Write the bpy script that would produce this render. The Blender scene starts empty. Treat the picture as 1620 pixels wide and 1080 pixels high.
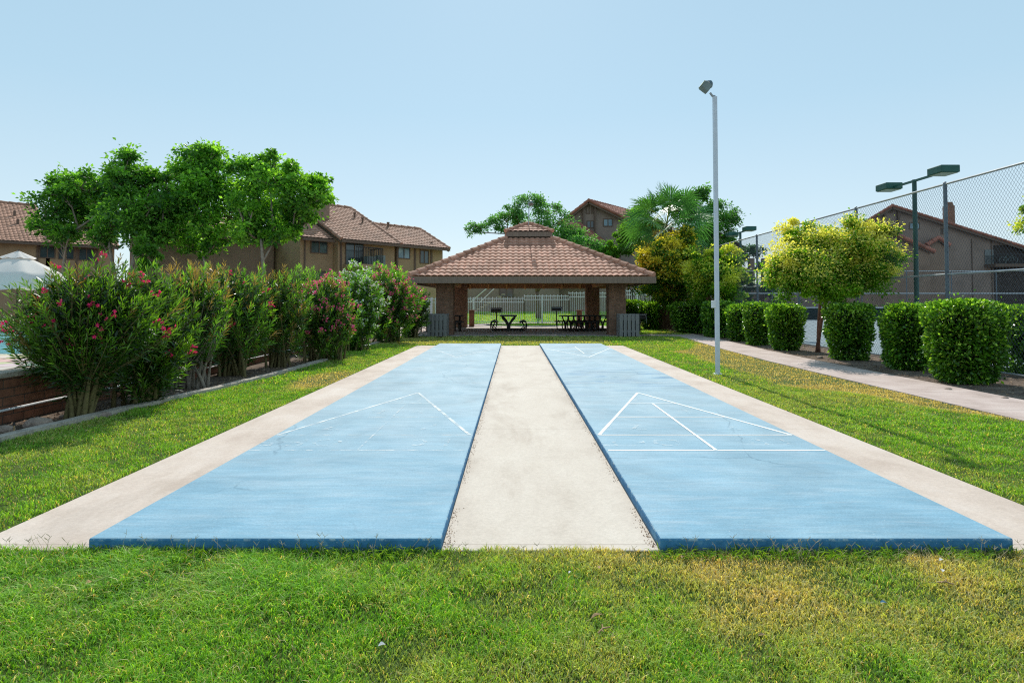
import bpy, bmesh, math, random
import numpy as np
from mathutils import Vector, Matrix
S = bpy.context.scene
COL = S.collection
rng = np.random.default_rng(7)
random.seed(7)
PI = math.pi
# ------------------------------------------------------------------ camera model (used to survey points from the photo)
TH = math.radians(1.8); F = 950.0; HC = 1.38
def ray(px, py):
    a = (448-py)/F; b = (px-813)/F
    return Vector((b, math.cos(TH)-a*math.sin(TH), math.sin(TH)+a*math.cos(TH)))
CAM = Vector((0, 0, HC))
def atY(px, py, Y):
    r = ray(px, py); return CAM + r*(Y/r.y)
def atZ(px, py, z):
    r = ray(px, py); return CAM + r*((z-HC)/r.z)
def gz(x, y):
    """ground height"""
    t = np.clip((np.asarray(y, float)-37.0)/18.0, 0, 1); t = t*t*(3-2*t)
    m = 1-np.clip((np.asarray(x, float)-8.5)/2.0, 0, 1)
    return 0.6*t*m
# ------------------------------------------------------------------ noise
_N = np.random.default_rng(3).random((128, 128))
def vnoise(x, y, s=1.0, o=0.0):
    x = np.asarray(x)/s+o+57.3; y = np.asarray(y)/s+o*1.7+31.1
    xi = np.floor(x).astype(int); yi = np.floor(y).astype(int)
    fx = x-xi; fy = y-yi; fx = fx*fx*(3-2*fx); fy = fy*fy*(3-2*fy)
    g = lambda a, b: _N[a % 128, b % 128]
    return (g(xi, yi)*(1-fx)+g(xi+1, yi)*fx)*(1-fy)+(g(xi, yi+1)*(1-fx)+g(xi+1, yi+1)*fx)*fy
def fbm(x, y, s, o=0.0):
    return (vnoise(x, y, s, o)+.5*vnoise(x, y, s*.47, o+3)+.25*vnoise(x, y, s*.21, o+9))/1.75
# ------------------------------------------------------------------ object helpers
def link(o, parent=None):
    COL.objects.link(o)
    if parent is not None: o.parent = parent
    return o
def tag(o, label=None, cat=None, group=None, kind=None):
    if label: o['label'] = label
    if cat: o['category'] = cat
    if group: o['group'] = group
    if kind: o['kind'] = kind
    return o
def empty(name, loc=(0, 0, 0), rz=0, label=None, cat=None, group=None):
    o = bpy.data.objects.new(name, None); o.empty_display_size = .2
    o.location = loc; o.rotation_euler = (0, 0, rz); link(o)
    return tag(o, label, cat, group)
def copy_tree(o, parent=None):
    c = o.copy(); COL.objects.link(c)
    if parent is not None: c.parent = parent
    for ch in o.children: copy_tree(ch, c)
    return c
def np_mesh(name, V, Fs, mat, parent=None, col=None, smooth=False):
    """V (N,3); Fs list of (M,k) int arrays"""
    V = np.ascontiguousarray(V, np.float32)
    me = bpy.data.meshes.new(name)
    me.vertices.add(len(V)); me.vertices.foreach_set('co', V.ravel())
    loops = np.concatenate([f.ravel() for f in Fs]).astype(np.int32)
    tot = np.concatenate([np.full(len(f), f.shape[1], np.int32) for f in Fs])
    st = np.concatenate([[0], np.cumsum(tot)[:-1]]).astype(np.int32)
    me.loops.add(len(loops)); me.loops.foreach_set('vertex_index', loops)
    me.polygons.add(len(tot)); me.polygons.foreach_set('loop_start', st)
    try: me.polygons.foreach_set('loop_total', tot)
    except Exception: pass
    if smooth: me.polygons.foreach_set('use_smooth', np.ones(len(tot), bool))
    me.update(calc_edges=True)
    if col is not None:
        a = me.attributes.new('Col', 'FLOAT_COLOR', 'POINT')
        c = np.ones((len(V), 4), np.float32); c[:, :3] = col
        a.data.foreach_set('color', c.ravel())
    me.materials.append(mat)
    return link(bpy.data.objects.new(name, me), parent)
class MB:
    """collects boxes, tubes, sheets; build() links them as one mesh object"""
    def __init__(s): s.v = []; s.f = []
    def add(s, vs, fs):
        n = len(s.v); s.v += [tuple(v) for v in vs]; s.f += [tuple(i+n for i in f) for f in fs]; return s
    def box(s, lo, hi, M=None):
        x0, y0, z0 = lo; x1, y1, z1 = hi
        vs = [Vector(p) for p in ((x0,y0,z0),(x1,y0,z0),(x1,y1,z0),(x0,y1,z0),(x0,y0,z1),(x1,y0,z1),(x1,y1,z1),(x0,y1,z1))]
        if M is not None: vs = [M @ v for v in vs]
        return s.add(vs, [(0,3,2,1),(4,5,6,7),(0,1,5,4),(1,2,6,5),(2,3,7,6),(3,0,4,7)])
    def cbox(s, c, sz, M=None):
        return s.box([c[i]-sz[i]/2 for i in range(3)], [c[i]+sz[i]/2 for i in range(3)], M)
    def tube(s, pts, r, n=8, cap=True):
        pts = [Vector(p) for p in pts]; rs = r if isinstance(r, (list, tuple)) else [r]*len(pts)
        rings = []; up = None
        for i, p in enumerate(pts):
            d = (pts[min(i+1, len(pts)-1)]-pts[max(i-1, 0)])
            d = d.normalized() if d.length > 1e-9 else Vector((0, 0, 1))
            if up is None: up = Vector((0, 0, 1)) if abs(d.z) < .9 else Vector((1, 0, 0))
            a = d.cross(up); a = a.normalized() if a.length > 1e-6 else Vector((1, 0, 0)); b = a.cross(d).normalized(); up = b
            rings.append([p+(a*math.cos(2*PI*k/n)+b*math.sin(2*PI*k/n))*rs[i] for k in range(n)])
        vs = [v for rg in rings for v in rg]; fs = []
        for i in range(len(pts)-1):
            for k in range(n):
                fs.append((i*n+k, i*n+(k+1) % n, (i+1)*n+(k+1) % n, (i+1)*n+k))
        if cap: fs.append(tuple(range(n-1, -1, -1))); fs.append(tuple((len(pts)-1)*n+k for k in range(n)))
        return s.add(vs, fs)
    def bar(s, a, b, w, h):
        """rectangular bar from a to b"""
        a = Vector(a); b = Vector(b); d = (b-a).normalized()
        up = Vector((0, 0, 1)) if abs(d.z) < .95 else Vector((0, 1, 0))
        x = d.cross(up).normalized()*w/2; y = x.normalized().cross(d).normalized()*h/2
        vs = [a-x-y, a+x-y, a+x+y, a-x+y, b-x-y, b+x-y, b+x+y, b-x+y]
        return s.add(vs, [(0,1,2,3),(7,6,5,4),(0,4,5,1),(1,5,6,2),(2,6,7,3),(3,7,4,0)])
    def poly(s, pts, th=0.0, n=None):
        """planar polygon; with thickness th extruded along -n"""
        pts = [Vector(p) for p in pts]; k = len(pts)
        if th == 0: return s.add(pts, [tuple(range(k))])
        if n is None: n = (pts[1]-pts[0]).cross(pts[2]-pts[0]).normalized()
        q = [p-Vector(n)*th for p in pts]
        return s.add(pts+q, [tuple(range(k)), tuple(range(2*k-1, k-1, -1))]+[(i, i+k, (i+1) % k+k, (i+1) % k) for i in range(k)])
    def build(s, name, mat, parent=None, bevel=0, smooth=False):
        me = bpy.data.meshes.new(name); me.from_pydata(s.v, [], s.f); me.update()
        bm = bmesh.new(); bm.from_mesh(me)
        bmesh.ops.recalc_face_normals(bm, faces=bm.faces)
        if bevel: bmesh.ops.bevel(bm, geom=list(bm.edges), offset=bevel, segments=2, affect='EDGES', profile=.5, clamp_overlap=True)
        bm.to_mesh(me); bm.free()
        if smooth:
            for p in me.polygons: p.use_smooth = True
        me.materials.append(mat)
        return link(bpy.data.objects.new(name, me), parent)
# ------------------------------------------------------------------ materials
class G:
    def __init__(s, name):
        s.m = bpy.data.materials.new(name); s.m.use_nodes = True
        s.t = s.m.node_tree; s.n = s.t.nodes; s.n.clear()
        s.out = s.n.new('ShaderNodeOutputMaterial'); s.p = s.n.new('ShaderNodeBsdfPrincipled')
        s.l(s.p.outputs[0], s.out.inputs[0])
        s.pos = s.n.new('ShaderNodeNewGeometry').outputs['Position']
    def l(s, a, b): s.t.links.new(a, b)
    def inp(s, sock, v):
        if hasattr(v, 'links') or isinstance(v, bpy.types.NodeSocket): s.l(v, sock)
        else: sock.default_value = v
    def map(s, vec, sc=(1, 1, 1), loc=(0, 0, 0), rot=(0, 0, 0)):
        n = s.n.new('ShaderNodeMapping'); s.l(vec, n.inputs[0]); n.inputs['Scale'].default_value = sc
        n.inputs['Location'].default_value = loc; n.inputs['Rotation'].default_value = rot; return n.outputs[0]
    def noise(s, scale, detail=4, rough=.55, vec=None, col=False, dist=0):
        n = s.n.new('ShaderNodeTexNoise'); n.inputs['Scale'].default_value = scale; n.inputs['Detail'].default_value = detail
        n.inputs['Roughness'].default_value = rough; n.inputs['Distortion'].default_value = dist
        s.l(vec if vec is not None else s.pos, n.inputs['Vector']); return n.outputs['Color' if col else 'Fac']
    def ramp(s, fac, stops, interp='LINEAR'):
        n = s.n.new('ShaderNodeValToRGB'); s.l(fac, n.inputs[0]); e = n.color_ramp.elements; n.color_ramp.interpolation = interp
        while len(e) < len(stops): e.new(.5)
        for i, (p, c) in enumerate(stops):
            e[i].position = p; e[i].color = (c, c, c, 1) if isinstance(c, (int, float)) else (*c, 1)
        return n.outputs[0]
    def mix(s, f, a, b, mode='MIX'):
        n = s.n.new('ShaderNodeMix'); n.data_type = 'RGBA'; n.blend_type = mode
        for i, v in ((0, f), (6, a), (7, b)):
            if isinstance(v, tuple) and len(v) == 3: v = (*v, 1)
            s.inp(n.inputs[i], v)
        return n.outputs[2]
    def math(s, op, a, b=0, c=None, clamp=False):
        n = s.n.new('ShaderNodeMath'); n.operation = op; n.use_clamp = clamp; s.inp(n.inputs[0], a); s.inp(n.inputs[1], b)
        if c is not None: s.inp(n.inputs[2], c)
        return n.outputs[0]
    def sep(s, v):
        n = s.n.new('ShaderNodeSeparateXYZ'); s.l(v, n.inputs[0]); return n.outputs
    def comb(s, x, y, z=0):
        n = s.n.new('ShaderNodeCombineXYZ')
        for i, v in enumerate((x, y, z)): s.inp(n.inputs[i], v)
        return n.outputs[0]
    def bump(s, h, st=.3, dist=.02, nrm=None):
        n = s.n.new('ShaderNodeBump'); n.inputs['Strength'].default_value = st; n.inputs['Distance'].default_value = dist
        s.l(h, n.inputs['Height'])
        if nrm is not None: s.l(nrm, n.inputs['Normal'])
        s.l(n.outputs[0], s.p.inputs['Normal']); return n.outputs[0]
    def base(s, c, rough=.7, metal=0, spec=.5):
        s.inp(s.p.inputs['Base Color'], (*c, 1) if isinstance(c, tuple) and len(c) == 3 else c)
        s.inp(s.p.inputs['Roughness'], rough); s.inp(s.p.inputs['Metallic'], metal)
        s.p.inputs['Specular IOR Level'].default_value = spec; return s.m
def rough_mat(name, c, amt=.25, scale=3, rough=.8, fine=60, bump=.2, bd=.01, spec=.4, metal=0, c2=None):
    g = G(name)
    c2 = c2 or tuple(x*(1-amt) for x in c); c3 = tuple(min(1, x*(1+amt*.6)) for x in c)
    f = g.noise(scale, 5, .6); col = g.ramp(f, [(.3, c2), (.5, c), (.72, c3)])
    f2 = g.noise(fine, 3, .6); col = g.mix(1.0, col, g.ramp(f2, [(.25, .78), (.75, 1.18)]), 'MULTIPLY')
    if bump: g.bump(f2, bump, bd)
    return g.base(col, rough, metal, spec)
def leaf_mat(name, trans=.35, rough=.42, tint=(1.25, 1.25, .45), spec=.5):
    g = G(name)
    a = g.n.new('ShaderNodeAttribute'); a.attribute_name = 'Col'
    g.base(a.outputs['Color'], rough, 0, spec)
    tr = g.n.new('ShaderNodeBsdfTranslucent'); g.l(g.mix(1.0, a.outputs['Color'], tint, 'MULTIPLY'), tr.inputs[0])
    mx = g.n.new('ShaderNodeMixShader'); mx.inputs[0].default_value = trans
    g.l(g.p.outputs[0], mx.inputs[1]); g.l(tr.outputs[0], mx.inputs[2]); g.l(mx.outputs[0], g.out.inputs[0])
    return g.m
def plank_mat(name, c, rough=.75):
    g = G(name); v = g.map(g.pos, (14, 14, 1.2))
    f = g.noise(3, 5, .6, v); col = g.ramp(f, [(.3, tuple(x*.65 for x in c)), (.6, c), (.8, tuple(x*1.25 for x in c))])
    g.bump(f, .25, .01); return g.base(col, rough, 0, .3)
def brick_mat(name, c1, c2, mortar, w=.21, h=.07):
    g = G(name); s = g.sep(g.pos)
    v = g.comb(g.math('ADD', s[0], s[1]), s[2], 0)
    b = g.n.new('ShaderNodeTexBrick'); g.l(v, b.inputs['Vector']); b.inputs['Scale'].default_value = 1
    b.inputs['Brick Width'].default_value = w; b.inputs['Row Height'].default_value = h; b.inputs['Mortar Size'].default_value = .006
    b.inputs['Mortar Smooth'].default_value = .2; b.inputs['Bias'].default_value = 0
    b.inputs['Color1'].default_value = (*c1, 1); b.inputs['Color2'].default_value = (*c2, 1); b.inputs['Mortar'].default_value = (*mortar, 1)
    col = g.mix(1.0, b.outputs['Color'], g.ramp(g.noise(9, 5, .65), [(.25, .6), (.75, 1.3)]), 'MULTIPLY')
    h1 = g.math('ADD', g.math('MULTIPLY', b.outputs['Fac'], -1), g.math('MULTIPLY', g.noise(60, 3), .5))
    g.bump(h1, .5, .008); return g.base(col, .88, 0, .25)
def tile_mat(name, c):
    g = G(name); uv = g.n.new('ShaderNodeUVMap'); uv.uv_map = 'UVMap'
    fl = g.n.new('ShaderNodeVectorMath'); fl.operation = 'FLOOR'; g.l(uv.outputs[0], fl.inputs[0])
    w = g.n.new('ShaderNodeTexWhiteNoise'); w.noise_dimensions = '2D'; g.l(fl.outputs[0], w.inputs['Vector'])
    col = g.ramp(w.outputs['Value'], [(0, tuple(x*.78 for x in c)), (.5, c), (1, (c[0]*1.2, c[1]*1.22, c[2]*1.28))])
    col = g.mix(1.0, col, g.ramp(g.noise(1.1, 5, .65), [(.3, .74), (.7, 1.15)]), 'MULTIPLY')
    col = g.mix(1.0, col, g.ramp(g.noise(38, 3, .6), [(.3, .82), (.7, 1.15)]), 'MULTIPLY')
    g.bump(g.noise(70, 3), .3, .006)
    return g.base(col, .8, 0, .3)
def metal_mat(name, c, rough=.45, metal=0.0, amt=.15, spec=.5):
    g = G(name); f = g.noise(7, 5, .6)
    col = g.ramp(f, [(.3, tuple(x*(1-amt) for x in c)), (.65, c)])
    g.bump(g.noise(90, 2), .08, .003)
    return g.base(col, rough, metal, spec)

M = {}
M['tile'] = tile_mat('clay_tile', (.53, .262, .170))
M['tile_far'] = tile_mat('clay_tile_far', (.40, .215, .14))
M['tile_red'] = tile_mat('clay_tile_red', (.38, .15, .10))
M['brick'] = brick_mat('column_brick', (.30, .155, .10), (.21, .11, .07), (.21, .17, .135))
M['poolbrick'] = brick_mat('pool_wall_brick', (.30, .13, .075), (.18, .08, .05), (.09, .07, .055), .3, .1)
M['fascia'] = plank_mat('fascia_wood', (.27, .19, .145))
M['beam'] = plank_mat('beam_wood', (.50, .26, .13))
M['block'] = plank_mat('sunlit_block_wood', (.85, .50, .22))  # brightened wood, sunlight on the blocks put into its colour
M['greyslat'] = plank_mat('grey_slat', (.27, .255, .25))
M['stucco'] = rough_mat('tan_stucco', (.40, .275, .165), .18, .8, .92, 45, .3, .012, .2)
M['stucco_b'] = rough_mat('brown_stucco', (.30, .205, .15), .2, .7, .92, 40, .3, .012, .2)
M['stucco_d'] = rough_mat('dark_stucco', (.30, .225, .185), .2, .7, .92, 40, .3, .012, .2)
M['trim'] = plank_mat('brown_trim', (.17, .115, .085))
M['white'] = metal_mat('white_paint', (.72, .73, .74), .5, 0, .1)
M['lampwhite'] = metal_mat('pole_paint', (.62, .66, .72), .5, 0, .1)
M['galv'] = metal_mat('galvanised_steel', (.42, .44, .46), .4, .5, .25)
M['wire'] = metal_mat('fence_wire', (.10, .11, .13), .5, .3, .25)
M['black'] = metal_mat('black_steel', (.018, .017, .018), .5, .1, .3)
M['green'] = metal_mat('green_enamel', (.012, .10, .075), .5, 0, .25)
M['greenpole'] = metal_mat('green_pole_paint', (.02, .085, .075), .55, 0, .25)
M['lens'] = metal_mat('frosted_lens', (.22, .28, .12), .3, 0, .1)
M['lamphead'] = metal_mat('lamp_head_paint', (.20, .25, .24), .55, 0, .3)
M['glassdome'] = metal_mat('lamp_glass', (.10, .16, .19), .15, .1, .4)
M['bark'] = rough_mat('bark', (.15, .105, .075), .4, 6, .95, 40, .8, .03, .15)
M['bark_pale'] = rough_mat('pale_bark', (.27, .22, .17), .4, 6, .95, 40, .8, .02, .15)
M['stem'] = rough_mat('green_brown_stem', (.17, .14, .06), .35, 6, .9, 30, .4, .01, .2)
M['redbark'] = rough_mat('red_brown_bark', (.20, .10, .07), .35, 8, .9, 40, .7, .02, .2)
M['skirt'] = rough_mat('palm_skirt', (.12, .075, .045), .5, 5, .95, 25, 1, .05, .1)
M['leaf'] = leaf_mat('leaf', .55, .5)
M['postgrey'] = metal_mat('grey_post_paint', (.13, .16, .19), .5, .2, .25)
M['leaf_gloss'] = leaf_mat('glossy_leaf', .33, .30, (1.3, 1.35, .4), .5)
M['frond'] = leaf_mat('palm_leaf', .3, .42, (1.1, 1.2, .5), .25)
M['petal'] = leaf_mat('petal', .35, .6, (1.1, 1, 1), .2)
M['grass'] = leaf_mat('grass_blade', .45, .6, (1.3, 1.2, .35), .3)
M['umbrella'] = leaf_mat('umbrella_cloth', .3, .9, (1, 1, 1), .1)
M['kraft'] = rough_mat('dry_leaf', (.38, .25, .13), .3, 40, .9, 80, .2, .004, .2)
M['paper'] = rough_mat('paper_scrap', (.7, .68, .64), .15, 40, .9, 80, .2, .004, .2)
M['dark'] = rough_mat('recess_shade', (.05, .04, .035), .3, 1, .95, 30, 0)  # near-black colour standing for a porch recess in shade
M['rock'] = rough_mat('rock', (.33, .25, .20), .3, 9, .95, 50, .6, .02, .2)
# glass
g = G('dark_window_glass'); f = g.noise(.9, 3, .5)
M['glass'] = g.base(g.ramp(f, [(.35, (.02, .035, .04)), (.65, (.07, .11, .12))]), .12, 0, .8)
g = G('pale_window_glass'); f = g.noise(1.4, 3, .5)
M['glass_sky'] = g.base(g.ramp(f, [(.35, (.10, .19, .24)), (.65, (.28, .40, .46))]), .15, 0, .6)
# water
g = G('pool_water'); g.bump(g.noise(5, 4, .6, dist=1), .5, .05)
M['water'] = g.base(g.ramp(g.noise(2.5, 4, .6, dist=1.5), [(.35, (.05, .42, .52)), (.7, (.25, .70, .76))]), .08, 0, .6)
# concrete pad: pale, blotched, warmer and browner at the outer strips
g = G('pad_concrete'); s = g.sep(g.pos)
pale = g.ramp(g.noise(1.6, 6, .62, g.map(g.pos, (1.4, .55, 1))), [(.28, (.46, .390, .32)), (.45, (.545, .472, .395)), (.7, (.60, .53, .45))])
pink = g.ramp(g.noise(1.3, 6, .62, g.map(g.pos, (1.2, .7, 1))), [(.30, (.44, .345, .28)), (.5, (.56, .46, .385)), (.7, (.62, .53, .46))])
side = g.ramp(g.math('ABSOLUTE', g.math('SUBTRACT', s[0], .2)), [(0, 0), (1, 1)])
fac = g.math('MULTIPLY', g.math('SUBTRACT', g.math('ABSOLUTE', g.math('SUBTRACT', s[0], .2)), 1.5), .8, clamp=True)
col = g.mix(fac, pale, pink)
st = g.ramp(g.noise(.9, 5, .7, g.map(g.pos, (1, .4, 1), (4, 2, 0)), dist=.8), [(.56, 0), (.66, 1)])
col = g.mix(g.math('MULTIPLY', st, .35), col, (.34, .26, .20))
col = g.mix(1.0, col, g.ramp(g.noise(45, 4, .7), [(.3, .88), (.7, 1.08)]), 'MULTIPLY')
cr = g.n.new('ShaderNodeTexVoronoi'); cr.feature = 'DISTANCE_TO_EDGE'; cr.inputs['Scale'].default_value = .22
g.l(g.mix(.35, g.pos, g.noise(1.2, 4, .6, col=True)), cr.inputs['Vector'])
crk = g.ramp(cr.outputs['Distance'], [(0, 1), (.0012, 0)])
col = g.mix(g.math('MULTIPLY', crk, .0), col, (.30, .24, .19))
jp = g.math('PINGPONG', g.math('SUBTRACT', s[1], .34), 1.55); col = g.mix(g.ramp(jp, [(.0, .8), (.006, 0)]), col, (.22, .17, .13))
g.bump(g.noise(55, 4, .7), .25, .006); M['pad'] = g.base(col, .82, 0, .3)
# sidewalk
g = G('sidewalk_concrete'); s = g.sep(g.pos)
col = g.ramp(g.noise(1.8, 6, .62), [(.30, (.36, .275, .235)), (.5, (.49, .385, .34)), (.72, (.57, .47, .42))])
col = g.mix(1.0, col, g.ramp(g.noise(50, 4, .7), [(.3, .85), (.7, 1.1)]), 'MULTIPLY')
jt = g.math('PINGPONG', s[1], .76); col = g.mix(g.ramp(jt, [(.0, 1), (.010, 0)]), col, (.17, .12, .10))
g.bump(g.noise(55, 4, .7), .25, .006); M['walk'] = g.base(col, .85, 0, .3)
M['kerb'] = rough_mat('kerb_concrete', (.46, .40, .33), .3, 5, .9, 40, .5, .01, .2)
M['slabfloor'] = rough_mat('pavilion_floor', (.42, .37, .33), .2, 2, .85, 40, .2, .01, .3)
# court paint
def court(name, worn):
    g = G(name); s = g.sep(g.pos)
    f = g.noise(2.6, 9, .74, g.map(g.pos, (.55, 1.6, 1)))
    col = g.ramp(f, [(.26, (.140, .298, .400)), (.5, (.192, .352, .450)), (.74, (.262, .412, .490))])
    fd = g.math('MULTIPLY', g.math('SUBTRACT', s[1], 3.6), .22, clamp=True); col = g.mix(g.math('MULTIPLY', fd, .55), col, (.37, .46, .49))  # paler with distance: grazing sheen mixed into the paint colour
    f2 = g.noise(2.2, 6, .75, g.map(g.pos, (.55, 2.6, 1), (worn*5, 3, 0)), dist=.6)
    col = g.mix(g.ramp(f2, [(.48, 0), (.70, .50)]), col, (.34, .46, .53))
    br = g.noise(9, 6, .75, g.map(g.pos, (.25, 3.2, 1))); col = g.mix(1.0, col, g.ramp(br, [(.3, .90), (.7, 1.09)]), 'MULTIPLY')
    # wear bands: dark unfaded streaks in the middle of the court
    band = g.math('SUBTRACT', 1, g.math('MULTIPLY', g.math('ABSOLUTE', g.math('SUBTRACT', s[1], 10.3)), .38), clamp=True)
    f3 = g.noise(2.1, 7, .7, g.map(g.pos, (.5, 2.4, 1), (9*worn, 1, 0)), dist=.5)
    k = g.math('MULTIPLY', g.ramp(f3, [(.50, 0), (.60, 1)]), g.math('MULTIPLY', band, worn))
    col = g.mix(g.math('MULTIPLY', k, .85), col, (.10, .235, .37))
    f5 = g.noise(3.2, 5, .7, g.map(g.pos, (.35, 3, 1), (2, 7*worn, 0)))
    col = g.mix(g.math('MULTIPLY', g.ramp(f5, [(.56, 0), (.70, 1)]), .18+.22*worn), col, (.46, .52, .55))
    f8 = g.noise(.8, 5, .7, g.map(g.pos, (1, .8, 1), (1, 6*worn, 2)), dist=1.2); col = g.mix(1.0, col, g.ramp(f8, [(.32, .86), (.5, 1.0), (.68, 1.10)]), 'MULTIPLY')
    # fine grit, chips
    col = g.mix(1.0, col, g.ramp(g.noise(70, 4, .75), [(.3, .84), (.7, 1.13)]), 'MULTIPLY')
    f6 = g.noise(26, 5, .8); col = g.mix(g.ramp(f6, [(.72, 0), (.78, .5)]), col, (.48, .58, .62))
    f7 = g.noise(14, 6, .8, g.map(g.pos, (1, 1, 1), (5, 5, 5))); col = g.mix(g.ramp(f7, [(.73, 0), (.77, .7)]), col, (.07, .17, .28))
    # sides keep their deep blue coat, rubbed at the arris
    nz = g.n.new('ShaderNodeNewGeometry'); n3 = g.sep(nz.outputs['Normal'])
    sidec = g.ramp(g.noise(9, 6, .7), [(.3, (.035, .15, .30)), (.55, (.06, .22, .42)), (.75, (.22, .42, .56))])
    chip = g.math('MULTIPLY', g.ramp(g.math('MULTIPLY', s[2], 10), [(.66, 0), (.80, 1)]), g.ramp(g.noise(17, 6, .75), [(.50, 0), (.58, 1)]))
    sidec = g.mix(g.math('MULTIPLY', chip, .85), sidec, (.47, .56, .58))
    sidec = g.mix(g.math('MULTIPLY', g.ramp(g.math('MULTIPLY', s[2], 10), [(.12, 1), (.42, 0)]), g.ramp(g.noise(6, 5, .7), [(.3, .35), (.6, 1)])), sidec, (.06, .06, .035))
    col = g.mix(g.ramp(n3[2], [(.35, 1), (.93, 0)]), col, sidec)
    vc = g.n.new('ShaderNodeTexVoronoi'); vc.feature = 'DISTANCE_TO_EDGE'; vc.inputs['Scale'].default_value = .45
    g.l(g.mix(.25, g.pos, g.noise(1.5, 5, .65, col=True)), vc.inputs['Vector'])
    hl = g.math('MULTIPLY', g.ramp(vc.outputs['Distance'], [(0, 1), (.0035, 0)]), g.ramp(g.noise(1.1, 3), [(.48, 0), (.58, .55)]))
    col = g.mix(hl, col, (.07, .15, .21))
    spk = g.noise(48, 2, .9, g.map(g.pos, (1, 1, 1), (3, 8, 1))); col = g.mix(g.ramp(spk, [(.70, 0), (.73, .6)]), col, (.50, .56, .57))
    g.bump(g.noise(60, 5, .7), .3, .006)
    g.inp(g.p.inputs['Base Color'], col); g.inp(g.p.inputs['Roughness'], g.ramp(g.noise(2, 4), [(.3, .70), (.7, .85)])); g.p.inputs['Specular IOR Level'].default_value = .22
    return g.m
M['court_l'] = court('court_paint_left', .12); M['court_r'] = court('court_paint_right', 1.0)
def worn_paint(name, lo, hi, scale=7, sx=1):
    g = G(name); g.base((.80, .82, .80), .8, 0, .2)
    f = g.noise(scale, 7, .75, g.map(g.pos, (sx, 1, 1))); a = g.ramp(f, [(lo, 0), (hi, 1)])
    tr = g.n.new('ShaderNodeBsdfTransparent'); mx = g.n.new('ShaderNodeMixShader')
    g.l(a, mx.inputs[0]); g.l(tr.outputs[0], mx.inputs[1]); g.l(g.p.outputs[0], mx.inputs[2]); g.l(mx.outputs[0], g.out.inputs[0]); return g.m
M['line_r'] = worn_paint('white_line_fresh', .28, .42); M['line_l'] = worn_paint('white_line_worn', .34, .62)
M['line_old'] = worn_paint('white_line_old', .45, .72); M['glyph'] = worn_paint('white_numeral_worn', .50, .74, 14)
# ground kinds
g = G('bed_soil'); col = g.ramp(g.noise(2.5, 7, .7), [(.3, (.085, .060, .045)), (.5, (.17, .125, .095)), (.75, (.30, .235, .18))])
col = g.mix(1.0, col, g.ramp(g.noise(28, 5, .8), [(.3, .6), (.7, 1.35)]), 'MULTIPLY'); g.bump(g.noise(22, 6, .75), .9, .04); M['soil'] = g.base(col, .95, 0, .15)
g = G('turf_soil'); col = g.ramp(g.noise(3, 7, .7), [(.3, (.045, .095, .016)), (.55, (.10, .14, .03)), (.8, (.23, .19, .09))])
col = g.mix(1.0, col, g.ramp(g.noise(45, 5, .8), [(.3, .5), (.7, 1.45)]), 'MULTIPLY'); g.bump(g.noise(40, 6, .75), .9, .03); M['turf'] = g.base(col, .95, 0, .1)
g = G('far_turf'); col = g.ramp(g.noise(1.1, 6, .7), [(.3, (.14, .32, .04)), (.55, (.24, .44, .06)), (.8, (.42, .48, .14))])
col = g.mix(1.0, col, g.ramp(g.noise(20, 5, .8), [(.3, .7), (.7, 1.3)]), 'MULTIPLY'); g.bump(g.noise(15, 5, .75), .8, .04); M['farturf'] = g.base(col, .95, 0, .1)
g = G('flagstone'); vo = g.n.new('ShaderNodeTexVoronoi'); vo.inputs['Scale'].default_value = 1.9; g.l(g.pos, vo.inputs['Vector'])
ve = g.n.new('ShaderNodeTexVoronoi'); ve.feature = 'DISTANCE_TO_EDGE'; ve.inputs['Scale'].default_value = 1.9; g.l(g.pos, ve.inputs['Vector'])
c = g.mix(.25, (.52, .42, .33), vo.outputs['Color']); c = g.mix(g.ramp(ve.outputs['Distance'], [(.02, 1), (.04, 0)]), c, (.22, .15, .11)); M['flag'] = g.base(c, .85, 0, .3)
M['tennis'] = rough_mat('tennis_court_paint', (.21, .27, .295), .1, .6, .85, 30, .1, .004, .3)
M['screen'] = rough_mat('windscreen_cloth', (.02, .035, .035), .3, 2, .95, 40, .1, .01, .1)

def sheet(name, pts, z, mat, step=None):
    """flat setting sheet"""
    mb = MB(); mb.add([(x, y, z) for x, y in pts], [tuple(range(len(pts)))])
    return tag(mb.build(name, mat), kind='structure')
def grid_sheet(name, x0, x1, y0, y1, dz, mat, nx, ny):
    X, Y = np.meshgrid(np.linspace(x0, x1, nx), np.linspace(y0, y1, ny)); Z = gz(X, Y)+dz
    V = np.stack([X.ravel(), Y.ravel(), Z.ravel()], 1); i = np.arange(nx*ny).reshape(ny, nx)
    f = np.stack([i[:-1, :-1].ravel(), i[:-1, 1:].ravel(), i[1:, 1:].ravel(), i[1:, :-1].ravel()], 1)
    return tag(np_mesh(name, V, [f], mat), kind='structure')
# ------------------------------------------------------------------ SETTING
xs = np.concatenate([np.linspace(-900, -60, 8), np.linspace(-50, 60, 56), np.linspace(70, 900, 8)])
ys = np.concatenate([[-60, -10], np.linspace(0, 80, 41), np.linspace(100, 1500, 12)])
X, Y = np.meshgrid(xs, ys); Z = gz(X, Y)
i = np.arange(X.size).reshape(X.shape)
tag(np_mesh('ground', np.stack([X.ravel(), Y.ravel(), Z.ravel()], 1), [np.stack([i[:-1, :-1].ravel(), i[:-1, 1:].ravel(), i[1:, 1:].ravel(), i[1:, :-1].ravel()], 1)], M['soil']), kind='structure')
PX0, PX1, PY0, PY1 = -3.06, 3.44, 3.36, 19.0       # concrete pad
CURB = [(-5.55, 1.5), (-5.34, 3.6), (-5.10, 5.96), (-4.92, 7.62), (-4.66, 9.4), (-4.52, 10.9), (-4.44, 12.9), (-4.42, 14.3), (-4.52, 14.9), (-4.85, 15.2)]
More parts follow.
